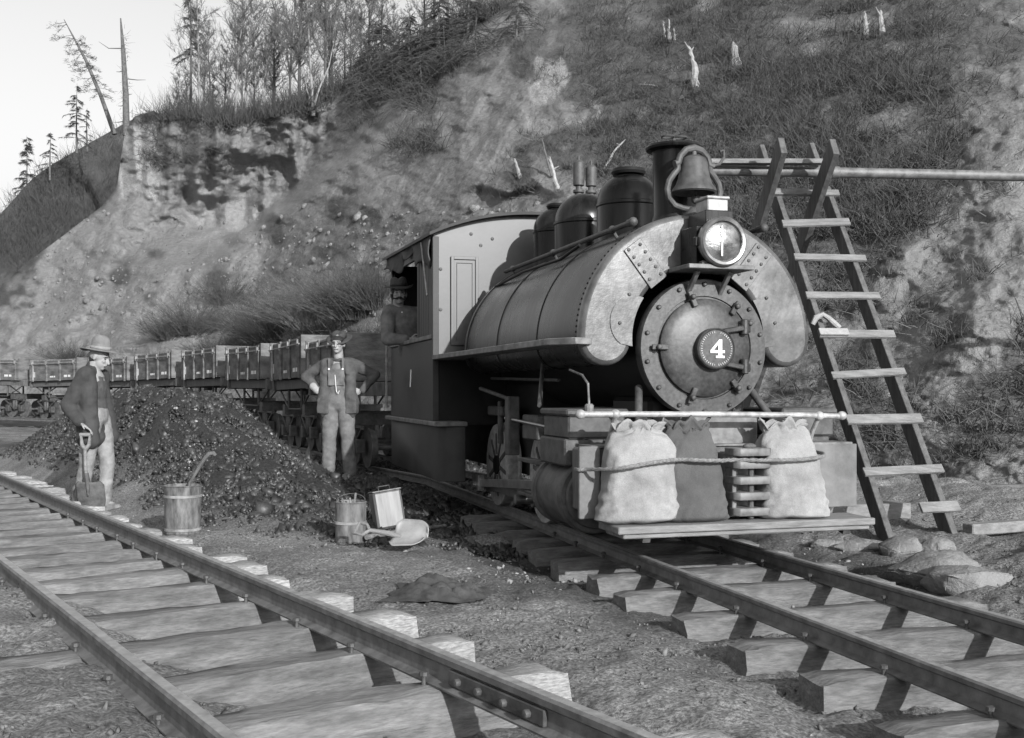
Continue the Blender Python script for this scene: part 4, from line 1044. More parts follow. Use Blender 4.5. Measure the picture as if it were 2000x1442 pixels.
# ---------------------------------------------------------------- dump wagons
def wagon_proto():
    r = empty('dump_wagon', (0, 0, 0))
    L, W, z0, z1 = 2.7, 1.7, 1.27, 1.93
    m = M()
    m.box(-L / 2, L / 2, -W / 2, -W / 2 + .05, z0, z1 - .02).box(-L / 2, L / 2, W / 2 - .05, W / 2, z0, z1 - .02)
    m.box(-L / 2 + .02, L / 2 - .02, -W / 2 + .05, W / 2 - .05, z0, z0 + .06)
    for k in range(1, 4): m.box(-L / 2, L / 2, -W / 2 - .004, -W / 2, z0 + k * .16, z0 + k * .16 + .006)
    m.build('side_boards', m_wag, r, bevel=.004)
    for x in (-L / 2 - .06, L / 2):
        M().box(x, x + .06, -W / 2 - .03, W / 2 + .03, z0, z1 + .05).build('end_board', m_wag, r, bevel=.005)
        if x < 0: M().prism([(-W / 2 - .02, z0 + .1), (-W / 2 + .2, z0 + .1), (-W / 2 + .34, z1 + .03), (-W / 2 - .02, z1 + .03)], lambda a, b, d: Vector((d, a, b)), x - .012 if x < 0 else x + .06, x if x < 0 else x + .075).build('end_casting', m_wagf, r)
    for x in (-L / 2 + .10, -.42, .36, L / 2 - .18):
        M().box(x, x + .08, -W / 2 - .04, -W / 2 - .006, z0 - .02, z1 + .02).build('side_stake', m_wagf if x in (-L / 2 + .10,) else m_wag, r, bevel=.005)
        M().box(x + .01, x + .07, -W / 2 - .07, -W / 2 - .041, z1 - .14, z1 - .02).build('hinge_strap', m_wagf, r, bevel=.003)
    M().tube([(-L / 2, -W / 2 - .055, z1 - .10), (L / 2, -W / 2 - .055, z1 - .10)], .014, 6).build('door_rod', m_wagf, r)
    M().box(-L / 2, L / 2, -W / 2 - .01, -W / 2 + .06, z1 - .018, z1 + .012).build('top_rail', m_wagf, r)
    m = M()
    for k, x in enumerate((-1.18, -1.12)): m.box(x, x + .022, -W / 2 - .008, -W / 2 - .005, z0 + .12, z0 + .30)
    for x, w in ((.62, .05), (.69, .05), (.76, .04), (.86, .05), (.93, .05)): m.box(x, x + w, -W / 2 - .008, -W / 2 - .005, z0 + .10, z0 + .17)
    for x, w in ((-.2, .05), (-.12, .04), (-.05, .05), (.05, .05)): m.box(x, x + w, -W / 2 - .008, -W / 2 - .005, z0 + .10, z0 + .15)
    m.build('side_lettering', m_white, r, smooth=0)
    M().box(-L / 2 - .15, L / 2 + .15, -.75, -.60, 1.08, 1.25).box(-L / 2 - .15, L / 2 + .15, .60, .75, 1.08, 1.25).box(-L / 2 - .2, -L / 2 - .08, -.8, .8, 1.06, 1.26).box(L / 2 + .08, L / 2 + .2, -.8, .8, 1.06, 1.26).build('underframe', m_woodd, r, bevel=.006)
    m = M()
    for y in (-.68, .68):
        m.tube([(-L / 2, y, 1.08), (-.55, y, .72), (.55, y, .72), (L / 2, y, 1.08)], .018, 6)
        for x in (-.55, .55): m.tube([(x, y, .72), (x, y, 1.1)], .03, 6)
    m.build('truss_rod', m_iron, r)
    for x in (-.85, .85):
        t = M().box(x - .1, x + .1, -.72, .72, .62, .80)
        for y in (-.62, .62):
            t.beam((x - .5, y, .60), (x + .5, y, .60), .05, .04).beam((x - .5, y, .58), (x, y, .28), .05, .03).beam((x + .5, y, .58), (x, y, .28), .05, .03)
            t.tube([(x - .05, y, .3), (x - .05, y, .58)], .05, 8).tube([(x + .07, y, .3), (x + .07, y, .58)], .05, 8)
            t.box(x - .42, x - .26, y - .06, y + .06, .22, .42).box(x + .26, x + .42, y - .06, y + .06, .22, .42)
        t.build('truck_frame', m_iron, r, bevel=.004)
        for dx in (-.34, .34):
            w = M()
            for y in (-.46, .46): w.lathe([(.06, -.05), (.27, -.04), (.28, .03), (.30, .04), (.30, .055), (.06, .05)], (x + dx, y, .29), (0, -1 if y < 0 else 1, 0), 24)
            w.tube([(x + dx, -.5, .29), (x + dx, .5, .29)], .04, 8).build('wheelset', m_rust, r)
    M().box(L / 2 + .2, L / 2 + .45, -.08, .08, .95, 1.08).build('coupling', m_iron, r, bevel=.01)
    M().tube([(-L / 2 - .1, -.5, 1.1), (-L / 2 - .1, -.5, 2.0)], .015, 6).build('brake_staff', m_iron, r)
    return r
def copytree(o, name=None):
    c = o.copy(); COL.objects.link(c)
    for ch in o.children:
        d = ch.copy(); COL.objects.link(d); d.parent = c
    return c
rr4 = random.Random(12)
wp = wagon_proto()
wl = ['dump wagon coupled right behind the cab, its near end beside the man in overalls', 'second dump wagon behind the cab, half hidden by the man in overalls', 'third dump wagon behind the cab, above the dark gap beyond the coal heap', 'fourth dump wagon behind the cab, over the right shoulder of the coal heap',
      'fifth dump wagon behind the cab, at the crest of the coal heap', 'sixth dump wagon behind the cab, above the left of the coal heap', 'seventh dump wagon behind the cab, just past the man in the slouch hat', 'eighth dump wagon behind the cab, left of the man in the slouch hat', 'ninth dump wagon, pale and far at the left edge', 'last dump wagon in sight, beyond the left edge']
for i, (x, y) in enumerate(WAG):
    o = wp if i == 0 else copytree(wp)
    a0 = WAG[max(0, i - 1)]; a1 = WAG[min(len(WAG) - 1, i + 1)]
    ang = math.atan2(a0[1] - a1[1], a0[0] - a1[0])
    o.location = (x, y, .012 * max(y - 17, 0)); o.rotation_euler = (0, rr4.uniform(-.012, .012), ang + rr4.uniform(-.03, .03)); o.scale = (1 + rr4.uniform(-.03, .03), 1, 1 + rr4.uniform(-.04, .03))
    tag(o, wl[i], 'dump wagon', 'train of dump wagons behind the locomotive')

# ---------------------------------------------------------------- pails, can, shovels, rag, rocks
def gz(X, Y): return float(ground(X, Y))
def onground(px, py):
    lo, hi = 3., 30.
    for _ in range(50):
        D = (lo + hi) / 2; X = (px - 1000) / F * D; z = gz(X, D)
        if HZ - F * (z - EYE) / D > py: lo = D
        else: hi = D
    X = (px - 1000) / F * lo; return Vector((X, lo, gz(X, lo)))
def pail(px, py, r, h, mt, name, label, cat, taper=.94, hoops=(.12, .86)):
    p = onground(px, py); k = empty(name, p - Vector((0, 0, .01)), random.random(), label, cat)
    prof = [(r * taper, 0), (r * taper * 1.03, .012)]
    for t in np.linspace(.05, .97, 12): prof.append((r * (taper + (1 - taper) * t), h * t))
    prof += [(r, h), (r * 1.03, h + .006), (r * 1.0, h + .012), (r * .95, h), (r * .93, h * .8), (.01, h * .78)]
    M().lathe(prof, n=40).build('pail_body', mt, k)
    for t in hoops:
        rr = r * (taper + (1 - taper) * t); M().lathe([(rr + .001, h * t - .012), (rr + .007, h * t - .01), (rr + .007, h * t + .01), (rr + .001, h * t + .012)], n=40).build('hoop', m_keg if mt is not m_keg else m_wagf, k)
    return p, k
p1_, k1_ = pail(357, 1040, .155, .40, m_keg, 'nail_keg', 'stained keg with paint runs, a crooked stick standing in it', 'keg', .93, (.10, .80))
m = M().tube([p1_ + Vector((.03, 0, .2)), p1_ + Vector((.06, 0, .42)), p1_ + Vector((.15, .0, .57)), p1_ + Vector((.19, 0, .63)), p1_ + Vector((.225, 0, .665)), p1_ + Vector((.26, 0, .67)), p1_ + Vector((.28, 0, .65))], [.012, .013, .015, .018, .02, .02, .014], 10)
o = m.build('crooked_stick', m_woodd); tag(o, 'crooked wooden handle sticking up out of the keg', 'stick')
p2_, k2_ = pail(685, 1056, .125, .315, m_keg, 'paint_pail', 'squat dirty paint pail beside the square tin can', 'pail', .97, (.5,))
m = M().tube([(p2_ + Vector((.115 * math.cos(t), .115 * math.sin(t) * .6, .32 + .05 * abs(math.sin(t))))) for t in np.linspace(0, math.pi, 12)], .004, 6)
m.build('pail_handle', m_iron, k2_).matrix_parent_inverse = k2_.matrix_basis.inverted()
for wi, (dx, l) in enumerate(((.0, .03), (.03, .07), (-.04, .025))):
    m_ = M().beam(p2_ + Vector((dx, 0, .29)), p2_ + Vector((dx * 1.6 - .01, .02, .31 + l)), .014, .008)
    tag(m_.build('wood_scrap', m_wood), ['middle wood scrap standing in the dirty paint pail', 'rightmost and tallest wood scrap in the dirty paint pail', 'leftmost wood scrap standing in the dirty paint pail'][wi], 'wood scrap', 'scraps in the paint pail')
p3_ = onground(762, 1031)
tn = empty('tin_can', p3_, .0, 'shiny square tin can, tilted, behind the paint pail', 'tin can')
tn.rotation_euler = (math.radians(-6), math.radians(-8), math.radians(18))
m = M().box(-.125, .125, -.115, .115, 0, .33).build('can_body', m_tin, tn, bevel=.02)
M().box(-.128, .128, -.118, .118, .325, .335).build('can_rim', m_tin, tn, bevel=.003)
M().tube([(-.05, 0, .335), (-.05, 0, .37), (.05, 0, .37), (.05, 0, .335)], .005, 6).build('can_handle', m_iron, tn)
# scoop lying on the ground
ps = onground(770, 1078)
sh = empty('scoop_shovel', ps + Vector((0, 0, .03)), 0, 'pale bladed scoop lying face up in front of the tin can', 'shovel')
v = []; f = []; nu, nv = 14, 12
for i in range(nu + 1):
    for j in range(nv + 1):
        u = i / nu; w = (j / nv - .5) * 2
        wd = .155 * (1 - .12 * u) * math.sqrt(max(0, 1 - max(0, (u - .62) / .39) ** 2)) * (1 if u > .12 else .7 + u * 2.5)
        v.append((.06 + u * .27, w * wd, .02 + .05 * w * w + .05 * u))
for i in range(nu):
    for j in range(nv): a = i * (nv + 1) + j; f.append((a, a + 1, a + nv + 2, a + nv + 1))
o = M().add(v, f).build('blade', m_brick, sh, smooth=60); o.modifiers.new('t', 'SOLIDIFY').thickness = .006
M().tube([(.12, 0, .035), (.03, 0, .05), (-.12, 0, .05)], [.016, .022, .016], 10).tube([(-.12, 0, .05), (-.16, -.06, .05), (-.22, -.06, .05), (-.22, .06, .05), (-.16, .06, .05), (-.12, 0, .05)], .013, 8).build('handle', m_wood, sh)
sh.rotation_euler = (math.radians(34), math.radians(8), math.radians(-8)); sh.location = ps + Vector((-.07, .03, .10))
a = onground(716, 1062); b = onground(870, 1038)
o = M().tube([a + Vector((0, 0, .05)), (a + b) / 2 + Vector((0, 0, .06)), b + Vector((0, 0, .05))], [.022, .016, .013], 10).build('pick_handle', m_wood)
tag(o, 'loose wooden tool handle lying on the ground behind the scoop', 'tool handle')
# crumpled rag
pr = onground(865, 1160)
nu, nv = 70, 44; v = []; f = []
for i in range(nu + 1):
    for j in range(nv + 1):
        x = (i / nu - .5) * 2; y = (j / nv - .5) * 2
        rr = 1 + .28 * float(fbm(math.atan2(y, x) * 1.3, 0, 2, 3, 7))
        X = x * .27 * rr; Y = y * .24 * rr
        e = max(0, 1 - (x * x + y * y))
        z = .012 + .05 * e * abs(float(fbm(X * 5, Y * 14, 3, 4, 12))) + .03 * e + .008 * math.sin(X * 40 + Y * 80 + 5 * float(vnoise(X * 7, Y * 9, 0, 3))) * (.3 + e) + .05 * math.exp(-((X + .12) / .1) ** 2 - (Y / .1) ** 2)
        v.append((X, Y, z))
for i in range(nu):
    for j in range(nv): a_ = i * (nv + 1) + j; f.append((a_, a_ + 1, a_ + nv + 2, a_ + nv + 1))
o = M().add(v, f).build('crumpled_rag', m_rag, loc=pr - Vector((0, 0, .01)), smooth=60); o.rotation_euler = (0, 0, -.15)
tag(o, 'dark crumpled cloth lying on the bare ground between the two tracks', 'rag')
# the shovel the left man leans on is in the people section
def rock(px, py, r, label, sq=(1, 1, .7), name='boulder', mt=None):
    import bmesh
    p = onground(px, py); rs = np.random.default_rng(int(px * 7 + py)); bm = bmesh.new()
    V = rs.normal(0, 1, (34, 3)); V /= np.linalg.norm(V, axis=1, keepdims=True); V *= rs.uniform(.8, 1.12, (34, 1)) * r * np.array(sq)
    for q in V: bm.verts.new(q.tolist())
    bmesh.ops.convex_hull(bm, input=bm.verts); bmesh.ops.delete(bm, geom=[v for v in bm.verts if not v.link_faces], context='VERTS')
    bmesh.ops.bevel(bm, geom=list(bm.edges), offset=r * .05, segments=2, affect='EDGES', clamp_overlap=True)
    bmesh.ops.triangulate(bm, faces=bm.faces); bmesh.ops.subdivide_edges(bm, edges=[e for e in bm.edges if e.calc_length() > r * .12], cuts=2, use_grid_fill=True)
    for v in bm.verts:
        c = v.co; v.co = c + c.normalized() * r * .05 * float(fbm(c.x / r * 3 + px, c.y / r * 3, c.z / r * 3, 3, 6))
    me = bpy.data.meshes.new(name); bm.to_mesh(me); bm.free(); me.materials.append(mt or m_rock); me.shade_smooth(); me.set_sharp_from_angle(angle=math.radians(40))
    o = bpy.data.objects.new(name, me); COL.objects.link(o); o.location = p + Vector((0, r * .6, r * sq[2] * .1)); o.rotation_euler = (0, 0, random.random() * 6 if sq[0] < 1.1 else 0)
    return tag(o, label, 'boulder' if name == 'boulder' else 'clod')
rock(1770, 1085, .17, 'rounded boulder directly below the end of the square timber')
rock(1852, 1135, .26, 'largest pale boulder, in front of the ladder foot', (1.2, 1, .6))
rock(1905, 1150, .22, 'flat pale boulder at the right edge, right of the largest boulder', (1.3, 1, .5))
rock(1690, 1075, .14, 'low boulder under the right end of the front board', (1.6, 1, .5))
rock(1835, 1075, .12, 'small boulder tucked behind the ladder foot', (1.2, 1, .7))
rock(1620, 1068, .10, 'smallest boulder, just right of the far rail', (1.7, 1, .5))
rock(945, 1068, .15, 'rounded earth clod beside the near rail, left of the dark ties', (1.7, 1, .55), 'clod', m_soil)
def timber(a, b, w, h, label, name='timber', mt=None):
    o = M().beam(a, b, w, h).build(name, mt or m_wood, bevel=.008); return tag(o, label, 'timber')
a = at(1640, 1017, 8.9); b = at(1797, 1020, 9.0)
timber(Vector((2.55, 9.05, .03)), Vector((3.37, 9.28, .03)), .25, .22, 'squared timber block lying across the foot of the ladder')
timber(Vector((3.6, 8.5, -.0)), Vector((5.4, 9.1, .04)), .12, .09, 'pale plank lying on the ground right of the ladder foot', 'plank')
timber(Vector((3.6, 10.6, .1)), Vector((6.6, 11.2, .12)), .10, .08, 'long pole on the ground behind the ladder', 'pole', m_woodd)
timber(Vector((3.9, 9.6, .05)), Vector((6.0, 10.1, .08)), .14, .06, 'second pale plank behind the first, at the right edge', 'plank')
# ---------------------------------------------------------------- people
def hand(m, w, d, side, r=.0095, curl=.5, L=.19):
    """w wrist, d direction of the fingers, side: towards the thumb"""
    w = Vector(w); d = Vector(d).normalized(); side = Vector(side); side = (side - d * side.dot(d)).normalized(); nn = d.cross(side).normalized()
    pc = w + d * (L * .26)
    R = Matrix((side, nn, d)).transposed()
    m.ell(pc, (.040, .017, .055), R)
    for i, (o, l) in enumerate(((.028, .92), (.010, 1.0), (-.009, .94), (-.027, .75))):
        b = w + d * (L * .46) + side * o; l *= L * .46; p = b; dd = d.copy()
        for k, sg in enumerate((.45, .32, .25)):
            q = p + dd * l * sg; m.cap(p, q, r * (1 - .08 * k), r * (.93 - .1 * k), 8); p = q
            dd = (dd + nn * curl * (.5 + .25 * k)).normalized()
    b = w + d * (L * .16) + side * .034; dd = (d + side * .8 + nn * .3).normalized()
    q = b + dd * .042; m.cap(b, q, r * 1.35, r * 1.1, 8); m.cap(q, q + (d + side * .1 + nn * .5).normalized() * .032, r * 1.1, r * .9, 8)
def Rm(yaw, pitch=0, roll=0): return Matrix.Rotation(yaw, 3, 'Z') @ Matrix.Rotation(pitch, 3, 'X') @ Matrix.Rotation(roll, 3, 'Y')
def head(m, c, R, k=1.0):
    """face looks along R @ -Y; c is the middle of the skull"""
    c = Vector(c); T = lambda x, y, z: c + R @ (Vector((x, y, z)) * k)
    m.ell(T(0, .012, .025), (.076 * k, .095 * k, .095 * k), R, 20, 14)
    m.ell(T(0, -.028, -.045), (.058 * k, .062 * k, .07 * k), R, 20, 14)
    m.ell(T(0, -.055, -.092), (.03 * k, .028 * k, .022 * k), R)
    m.cap(T(0, -.085, .012), T(0, -.108, -.032), .011 * k, .016 * k, 10)
    for s in (-1, 1):
        m.ell(T(s * .034, -.072, -.022), (.022 * k, .017 * k, .018 * k), R)
        m.ell(T(s * .078, .012, -.005), (.012 * k, .02 * k, .032 * k), R)
        m.cap(T(s * .012, -.083, .026), T(s * .048, -.07, .026), .010 * k, .008 * k, 8)
        m.cap(T(s * .02, -.085, -.062), T(0, -.09, -.060), .008 * k, .009 * k, 8)
    m.cap(T(0, .02, -.06), T(0, .035, -.15), .056 * k, .06 * k, 14)
def face_bits(c, R, par, k=1.0, tash=False):
    c = Vector(c); T = lambda x, y, z: c + R @ (Vector((x, y, z)) * k)
    m = M()
    for s in (-1, 1): m.ell(T(s * .031, -.0745, .004), (.012 * k, .009 * k, .0045 * k), R)
    m.build('eyes', m_hair, par)
    m = M()
    for s in (-1, 1): m.cap(T(s * .013, -.091, .022), T(s * .05, -.078, .024), .004 * k, .003 * k, 8)
    m.build('eyebrows', m_hair, par)
    m = M().cap(T(-.022, -.088, -.066), T(.022, -.088, -.066), .004 * k, .004 * k, 8); m.build('mouth', m_rag, par)
    if tash:
        m = M()
        for s in (-1, 1): m.cap(T(0, -.098, -.048), T(s * .045, -.082, -.064), .014 * k, .006 * k, 8)
        m.build('moustache', m_hair, par)
def hat(c, R, par, mt, rb=.17, rc=.10, hc=.11, bend=.02, k=1.0, point=False):
    c = Vector(c); n = 40; v = []; f = []
    prof = [(rb, .0), (rb * .85, .004), (rc * 1.02, .010), (rc, .02), (rc * .97, hc * .6), (rc * .85, hc * .92), (rc * .5, hc * (1.02 if not point else 1.15)), (.001, hc * (.93 if not point else 1.22))]
    for i, (r, z) in enumerate(prof):
        for j in range(n):
            t = 2 * math.pi * j / n; x, y = r * math.cos(t), r * 1.12 * math.sin(t)
            zz = z + (bend * (math.cos(2 * t) * .6 + .35 * math.sin(3 * t + 1)) if i == 0 else bend * .5 * math.cos(2 * t) if i == 1 else 0)
            if i >= 5 and not point: zz -= .02 * math.exp(-(x / .02) ** 2)
            v.append(c + R @ (Vector((x, y, zz)) * k))
    for i in range(len(prof) - 1):
        for j in range(n): j2 = (j + 1) % n; f.append((i * n + j, i * n + j2, (i + 1) * n + j2, (i + 1) * n + j))
    o = M().add(v, f).build('hat', mt, par, smooth=60); o.modifiers.new('t', 'SOLIDIFY').thickness = .006
    bd = M().add([c + R @ (Vector((rc * q_ * math.cos(2 * math.pi * j / n), rc * 1.12 * q_ * math.sin(2 * math.pi * j / n), z)) * k) for q_, z in ((1.045, .012), (1.03, .04)) for j in range(n)],
                 [(j, (j + 1) % n, n + (j + 1) % n, n + j) for j in range(n)])
    b = bd.build('hat_band', m_hair if mt is not m_hatl else m_sack, par, smooth=60); b.modifiers.new('t', 'SOLIDIFY').thickness = .004
def wrinkle(a, fr=9, seed=0, z=14):
    return lambda co: a * fbm(co[:, 0] * fr, co[:, 1] * fr, co[:, 2] * z, 3, seed) + a * .15 * np.sin(co[:, 2] * 60 + 5 * fbm(co[:, 0] * 5, co[:, 1] * 5, co[:, 2] * 3, 2, seed + 3)) * (fbm(co[:, 0] * 3, co[:, 1] * 3, co[:, 2] * 4, 2, seed + 5) > 0)
def boots(par, feet):
    for (x, y, z, yaw) in feet:
        R = Rm(yaw); m = M()
        T = lambda a, b, c: Vector((x, y, z)) + R @ Vector((a, b, c))
        m.cap(T(0, .03, .05), T(0, -.15, .038), .048, .040, 14); m.cap(T(0, .04, .06), T(0, .03, .22), .05, .055, 14)
        m.box(-.045, .045, -.19, .085, 0, .02, R, (x, y, z))
        blob(m, 'boot', m_boot, par, .008, 3)

# man with hands on hips
p = at(662, 926, 12.4); p.z = gz(p.x, p.y) - .01; H0 = empty('person', p, math.radians(-6), 'man in denim overalls and open jacket standing with hands on hips on the coal', 'person', 'railway men in work clothes')
HC = (-.005, -.03, 1.645); HR = Rm(0, -.03)
m = M(); head(m, HC, HR, 1.0)
m.ell((0, 0, 1.28), (.16, .10, .2)).ell((0, 0, 1.05), (.14, .095, .2)).ell((0, 0, .93), (.15, .10, .12)).cap((-.15, 0, 1.41), (.15, 0, 1.41), .06)
for s, el, wr in ((-1, (-.43, .04, 1.25), (-.27, -.03, 1.10)), (1, (.44, .04, 1.27), (.28, -.03, 1.08))):
    m.cap((s * .19, 0, 1.40), el, .05, .042); m.cap(el, wr, .042, .028); hand(m, wr, (-s * .8, -.15, -.35), (0, -.2, 1), curl=.35)
    m.cap((s * .09, 0, .90), (s * .115, -.01, .48), .078, .055); m.cap((s * .115, -.01, .48), (s * .13, .01, .08), .052, .036); m.cap((s * .13, .02, .05), (s * .14, -.12, .04), .035, .03)
blob(m, 'body', m_skin, H0, .0065, 2)
H0.scale = (.945, .945, .945)
face_bits(HC, HR, H0)
m = M().ell((-.005, -.012, 1.69), (.086, .102, .072)).ell((.0, .03, 1.63), (.085, .08, .085)).cap((-.06, -.075, 1.70), (.05, -.08, 1.695), .022, .018)
blob(m, 'hair', m_hair, H0, .008, 2, lambda co: .004 * fbm(co[:, 0] * 60, co[:, 1] * 60, co[:, 2] * 20, 2, 5))
hat((-.005, .035, 1.72), Rm(0, .45), H0, m_hat, .16, .088, .085, .012)
m = M()
for s in (-1, 1):
    m.cap((s * .085, 0, .93), (s * .115, -.02, .5), .115, .088, 16); m.cap((s * .115, -.02, .5), (s * .135, .01, .10), .086, .083, 16)
m.ell((0, 0, .96), (.19, .13, .15)).ell((0, 0, 1.12), (.165, .12, .2)).ell((0, -.005, 1.28), (.165, .115, .17))
blob(m, 'overalls', m_denim, H0, .012, 3, wrinkle(.006, 8, 3))
m = M().box(-.10, .10, -.135, -.12, 1.14, 1.34); m.box(-.10, -.07, -.14, -.10, 1.34, 1.47).box(.07, .10, -.14, -.10, 1.34, 1.47)
m.build('bib', m_denim, H0, bevel=.004)
M().lathe([(.012, 0), (.012, -.006)], (-.085, -.14, 1.34), (0, 1, 0), 10).lathe([(.012, 0), (.012, -.006)], (.085, -.14, 1.34), (0, 1, 0), 10).build('bib_buttons', m_white, H0)
m = M(); cp = [(-.01, -.145, 1.27), (.0, -.15, 1.16), (.01, -.15, 1.07), (.03, -.15, 1.04), (.045, -.15, 1.08)]
m.tube(cp, .004, 6); m.build('watch_chain', m_white, H0)
m = M().ell((0, -.0, 1.445), (.085, .08, .035)); blob(m, 'neckerchief', m_denimd, H0, .01, 2, wrinkle(.008, 20, 4))
m = M()
for s, el, wr in ((-1, (-.43, .04, 1.25), (-.28, -.02, 1.11)), (1, (.44, .04, 1.27), (.30, -.02, 1.09))):
    m.cap((s * .185, .01, 1.395), el, .076, .062, 14); m.cap(el, wr, .062, .05, 14)
    m.cap((s * .15, -.03, 1.40), (s * .16, -.06, 1.0), .078, .075, 14); m.ell((s * .175, -.05, .93), (.085, .075, .19)); m.box(*sorted((s * .10, s * .245)), -.12, .02, .80, .98)
    m.cap((s * .10, -.06, 1.42), (s * .14, -.09, 1.3), .05, .05)
m.ell((0, .07, 1.2), (.20, .09, .26)).ell((0, .07, .92), (.20, .09, .17)).cap((-.15, .03, 1.42), (.15, .03, 1.42), .065)
blob(m, 'jacket', m_denimd, H0, .012, 3, wrinkle(.0075, 8, 9))
m = M(); m.cap((-.31, -.03, 1.13), (-.255, -.04, 1.07), .05, .04); hand(m, (-.27, -.035, 1.09), (.8, -.15, -.25), (0, -.2, 1), .013, .3)
blob(m, 'glove', m_glove, H0, .007, 2)
boots(H0, [(-.14, -.0, 0, .25), (.14, .0, 0, -.2)])

# man with the shovel, in profile
p = onground(186, 1000); H1 = empty('person', p + Vector((0, 0, .0)), 0, 'man in dark coat and slouch hat bowed over a long handled shovel', 'person', 'railway men in work clothes')
HC = (.05, -.02, 1.49); HR = Rm(math.radians(72), -.25) @ Matrix.Rotation(0, 3, 'Y')
HR = Matrix.Rotation(math.radians(86), 3, 'Z') @ Matrix.Rotation(.32, 3, 'X')
m = M(); head(m, HC, HR)
m.ell((-.02, 0, 1.2), (.12, .15, .2)).ell((0, 0, .95), (.11, .13, .2)).cap((-.02, -.15, 1.32), (-.02, .15, 1.32), .06).cap((-.01, 0, 1.34), (.03, -.01, 1.42), .06)
el = (-.20, -.16, 1.02); wr = (-.04, -.27, .86)
m.cap((-.03, -.17, 1.31), el, .05, .042); m.cap(el, wr, .042, .028); hand(m, wr, (.8, -.1, -.5), (.2, -1, .2), curl=.8)
el2 = (-.06, .2, 1.05); wr2 = (.03, .20, .84)
m.cap((-.0, .17, 1.30), el2, .05, .042); m.cap(el2, wr2, .042, .028); hand(m, wr2, (.2, 0, -1), (1, 0, 0), curl=.6)
lg = [((.0, -.08, .88), (-.05, -.09, .48), (-.13, -.05, .09)), ((.03, .08, .88), (.10, .06, .47), (.07, .06, .09))]
for a, b, c in lg: m.cap(a, b, .075, .055); m.cap(b, c, .052, .036); m.cap(c, Vector(c) + Vector((.14, -.03, -.05)), .034, .03)
blob(m, 'body', m_skin, H1, .0065, 2)
face_bits(HC, HR, H1)
m = M().ell((.04, .0, 1.515), (.098, .088, .078)).ell((.01, 0, 1.47), (.07, .075, .07)); blob(m, 'hair', m_hair, H1, .008, 2)
hat((.055, -.01, 1.555), Matrix.Rotation(math.radians(78), 3, 'Z') @ Matrix.Rotation(.12, 3, 'X'), H1, m_hatl, .175, .088, .125, .022, point=True)
m = M()
for a, b, c in lg: m.cap(a, b, .10, .076, 16); m.cap(b, c, .075, .068, 16)
m.ell((0, 0, .93), (.13, .16, .13))
blob(m, 'trousers', m_trous, H1, .012, 3, wrinkle(.0075, 8, 23))
m = M().ell((-.01, 0, 1.18), (.12, .15, .2)).ell((-.01, 0, 1.0), (.125, .14, .16)); blob(m, 'waistcoat', m_denimd, H1, .014, 3, wrinkle(.006, 8, 25))
m = M().ell((-.05, 0, 1.16), (.14, .18, .24)).ell((-.04, 0, .88), (.145, .18, .26)).cap((-.03, -.15, 1.32), (-.03, .15, 1.32), .08).cap((-.02, -.14, 1.28), (.02, -.16, .70), .09, .085).cap((-.02, .14, 1.28), (.10, .16, .72), .09, .08)
m.ell((-.04, 0, .72), (.145, .17, .12)).cap((-.03, 0, 1.36), (-.01, 0, 1.40), .075)
m.cap((-.04, -.17, 1.30), el, .088, .078, 14).cap(el, (Vector(el) + (Vector(wr) - Vector(el)) * .88), .076, .062, 14)
m.cap((-.0, .17, 1.30), el2, .085, .075, 14).cap(el2, (Vector(el2) + (Vector(wr2) - Vector(el2)) * .85), .074, .06, 14)
H1.scale = (1.02, 1.02, 1.06)
blob(m, 'coat', m_coat, H1, .012, 3, wrinkle(.007, 8, 31))
boots(H1, [(-.13, -.05, 0, math.radians(70)), (.07, .06, 0, math.radians(75))])
S = empty('shovel', p + Vector((.02, -.30, .0)), 0, 'upright round nosed shovel under the hand of the man in the slouch hat', 'shovel')
M().tube([(-.005, 0, .66), (.005, -.01, .45), (.04, -.02, .30)], .017, 12).build('shaft', m_wood, S)
M().tube([(-.0, 0, .66), (-.035, 0, .70), (-.045, 0, .80), (.045, 0, .80), (.035, 0, .70), (0, 0, .66)], [.024, .02, .016, .016, .02, .024], 10).tube([(-.055, 0, .80), (.055, 0, .80)], .02, 12).build('grip', m_wood, S)
v = []; f = []; nu, nv = 18, 14
for i in range(nu + 1):
    for j in range(nv + 1):
        u = i / nu; w = (j / nv - .5) * 2
        wd = .145 * math.sqrt(max(0, 1 - max(0, (u - .5) / .52) ** 2)) * (1 if u > .1 else .75 + 2.5 * u)
        v.append((.045 + w * wd + .01 * u, -.02 - .04 * (1 - w * w) + .07 * u, .33 - u * .34 + .012 * abs(w) ** 3))
for i in range(nu):
    for j in range(nv): a = i * (nv + 1) + j; f.append((a, a + 1, a + nv + 2, a + nv + 1))
o = M().add(v, f).build('blade', m_rust, S, smooth=60); o.modifiers.new('t', 'SOLIDIFY').thickness = .005
M().tube([(.02, -.03, .42), (.04, -.045, .32), (.05, -.06, .20)], [.022, .026, .008], 10).build('socket', m_iron, S)

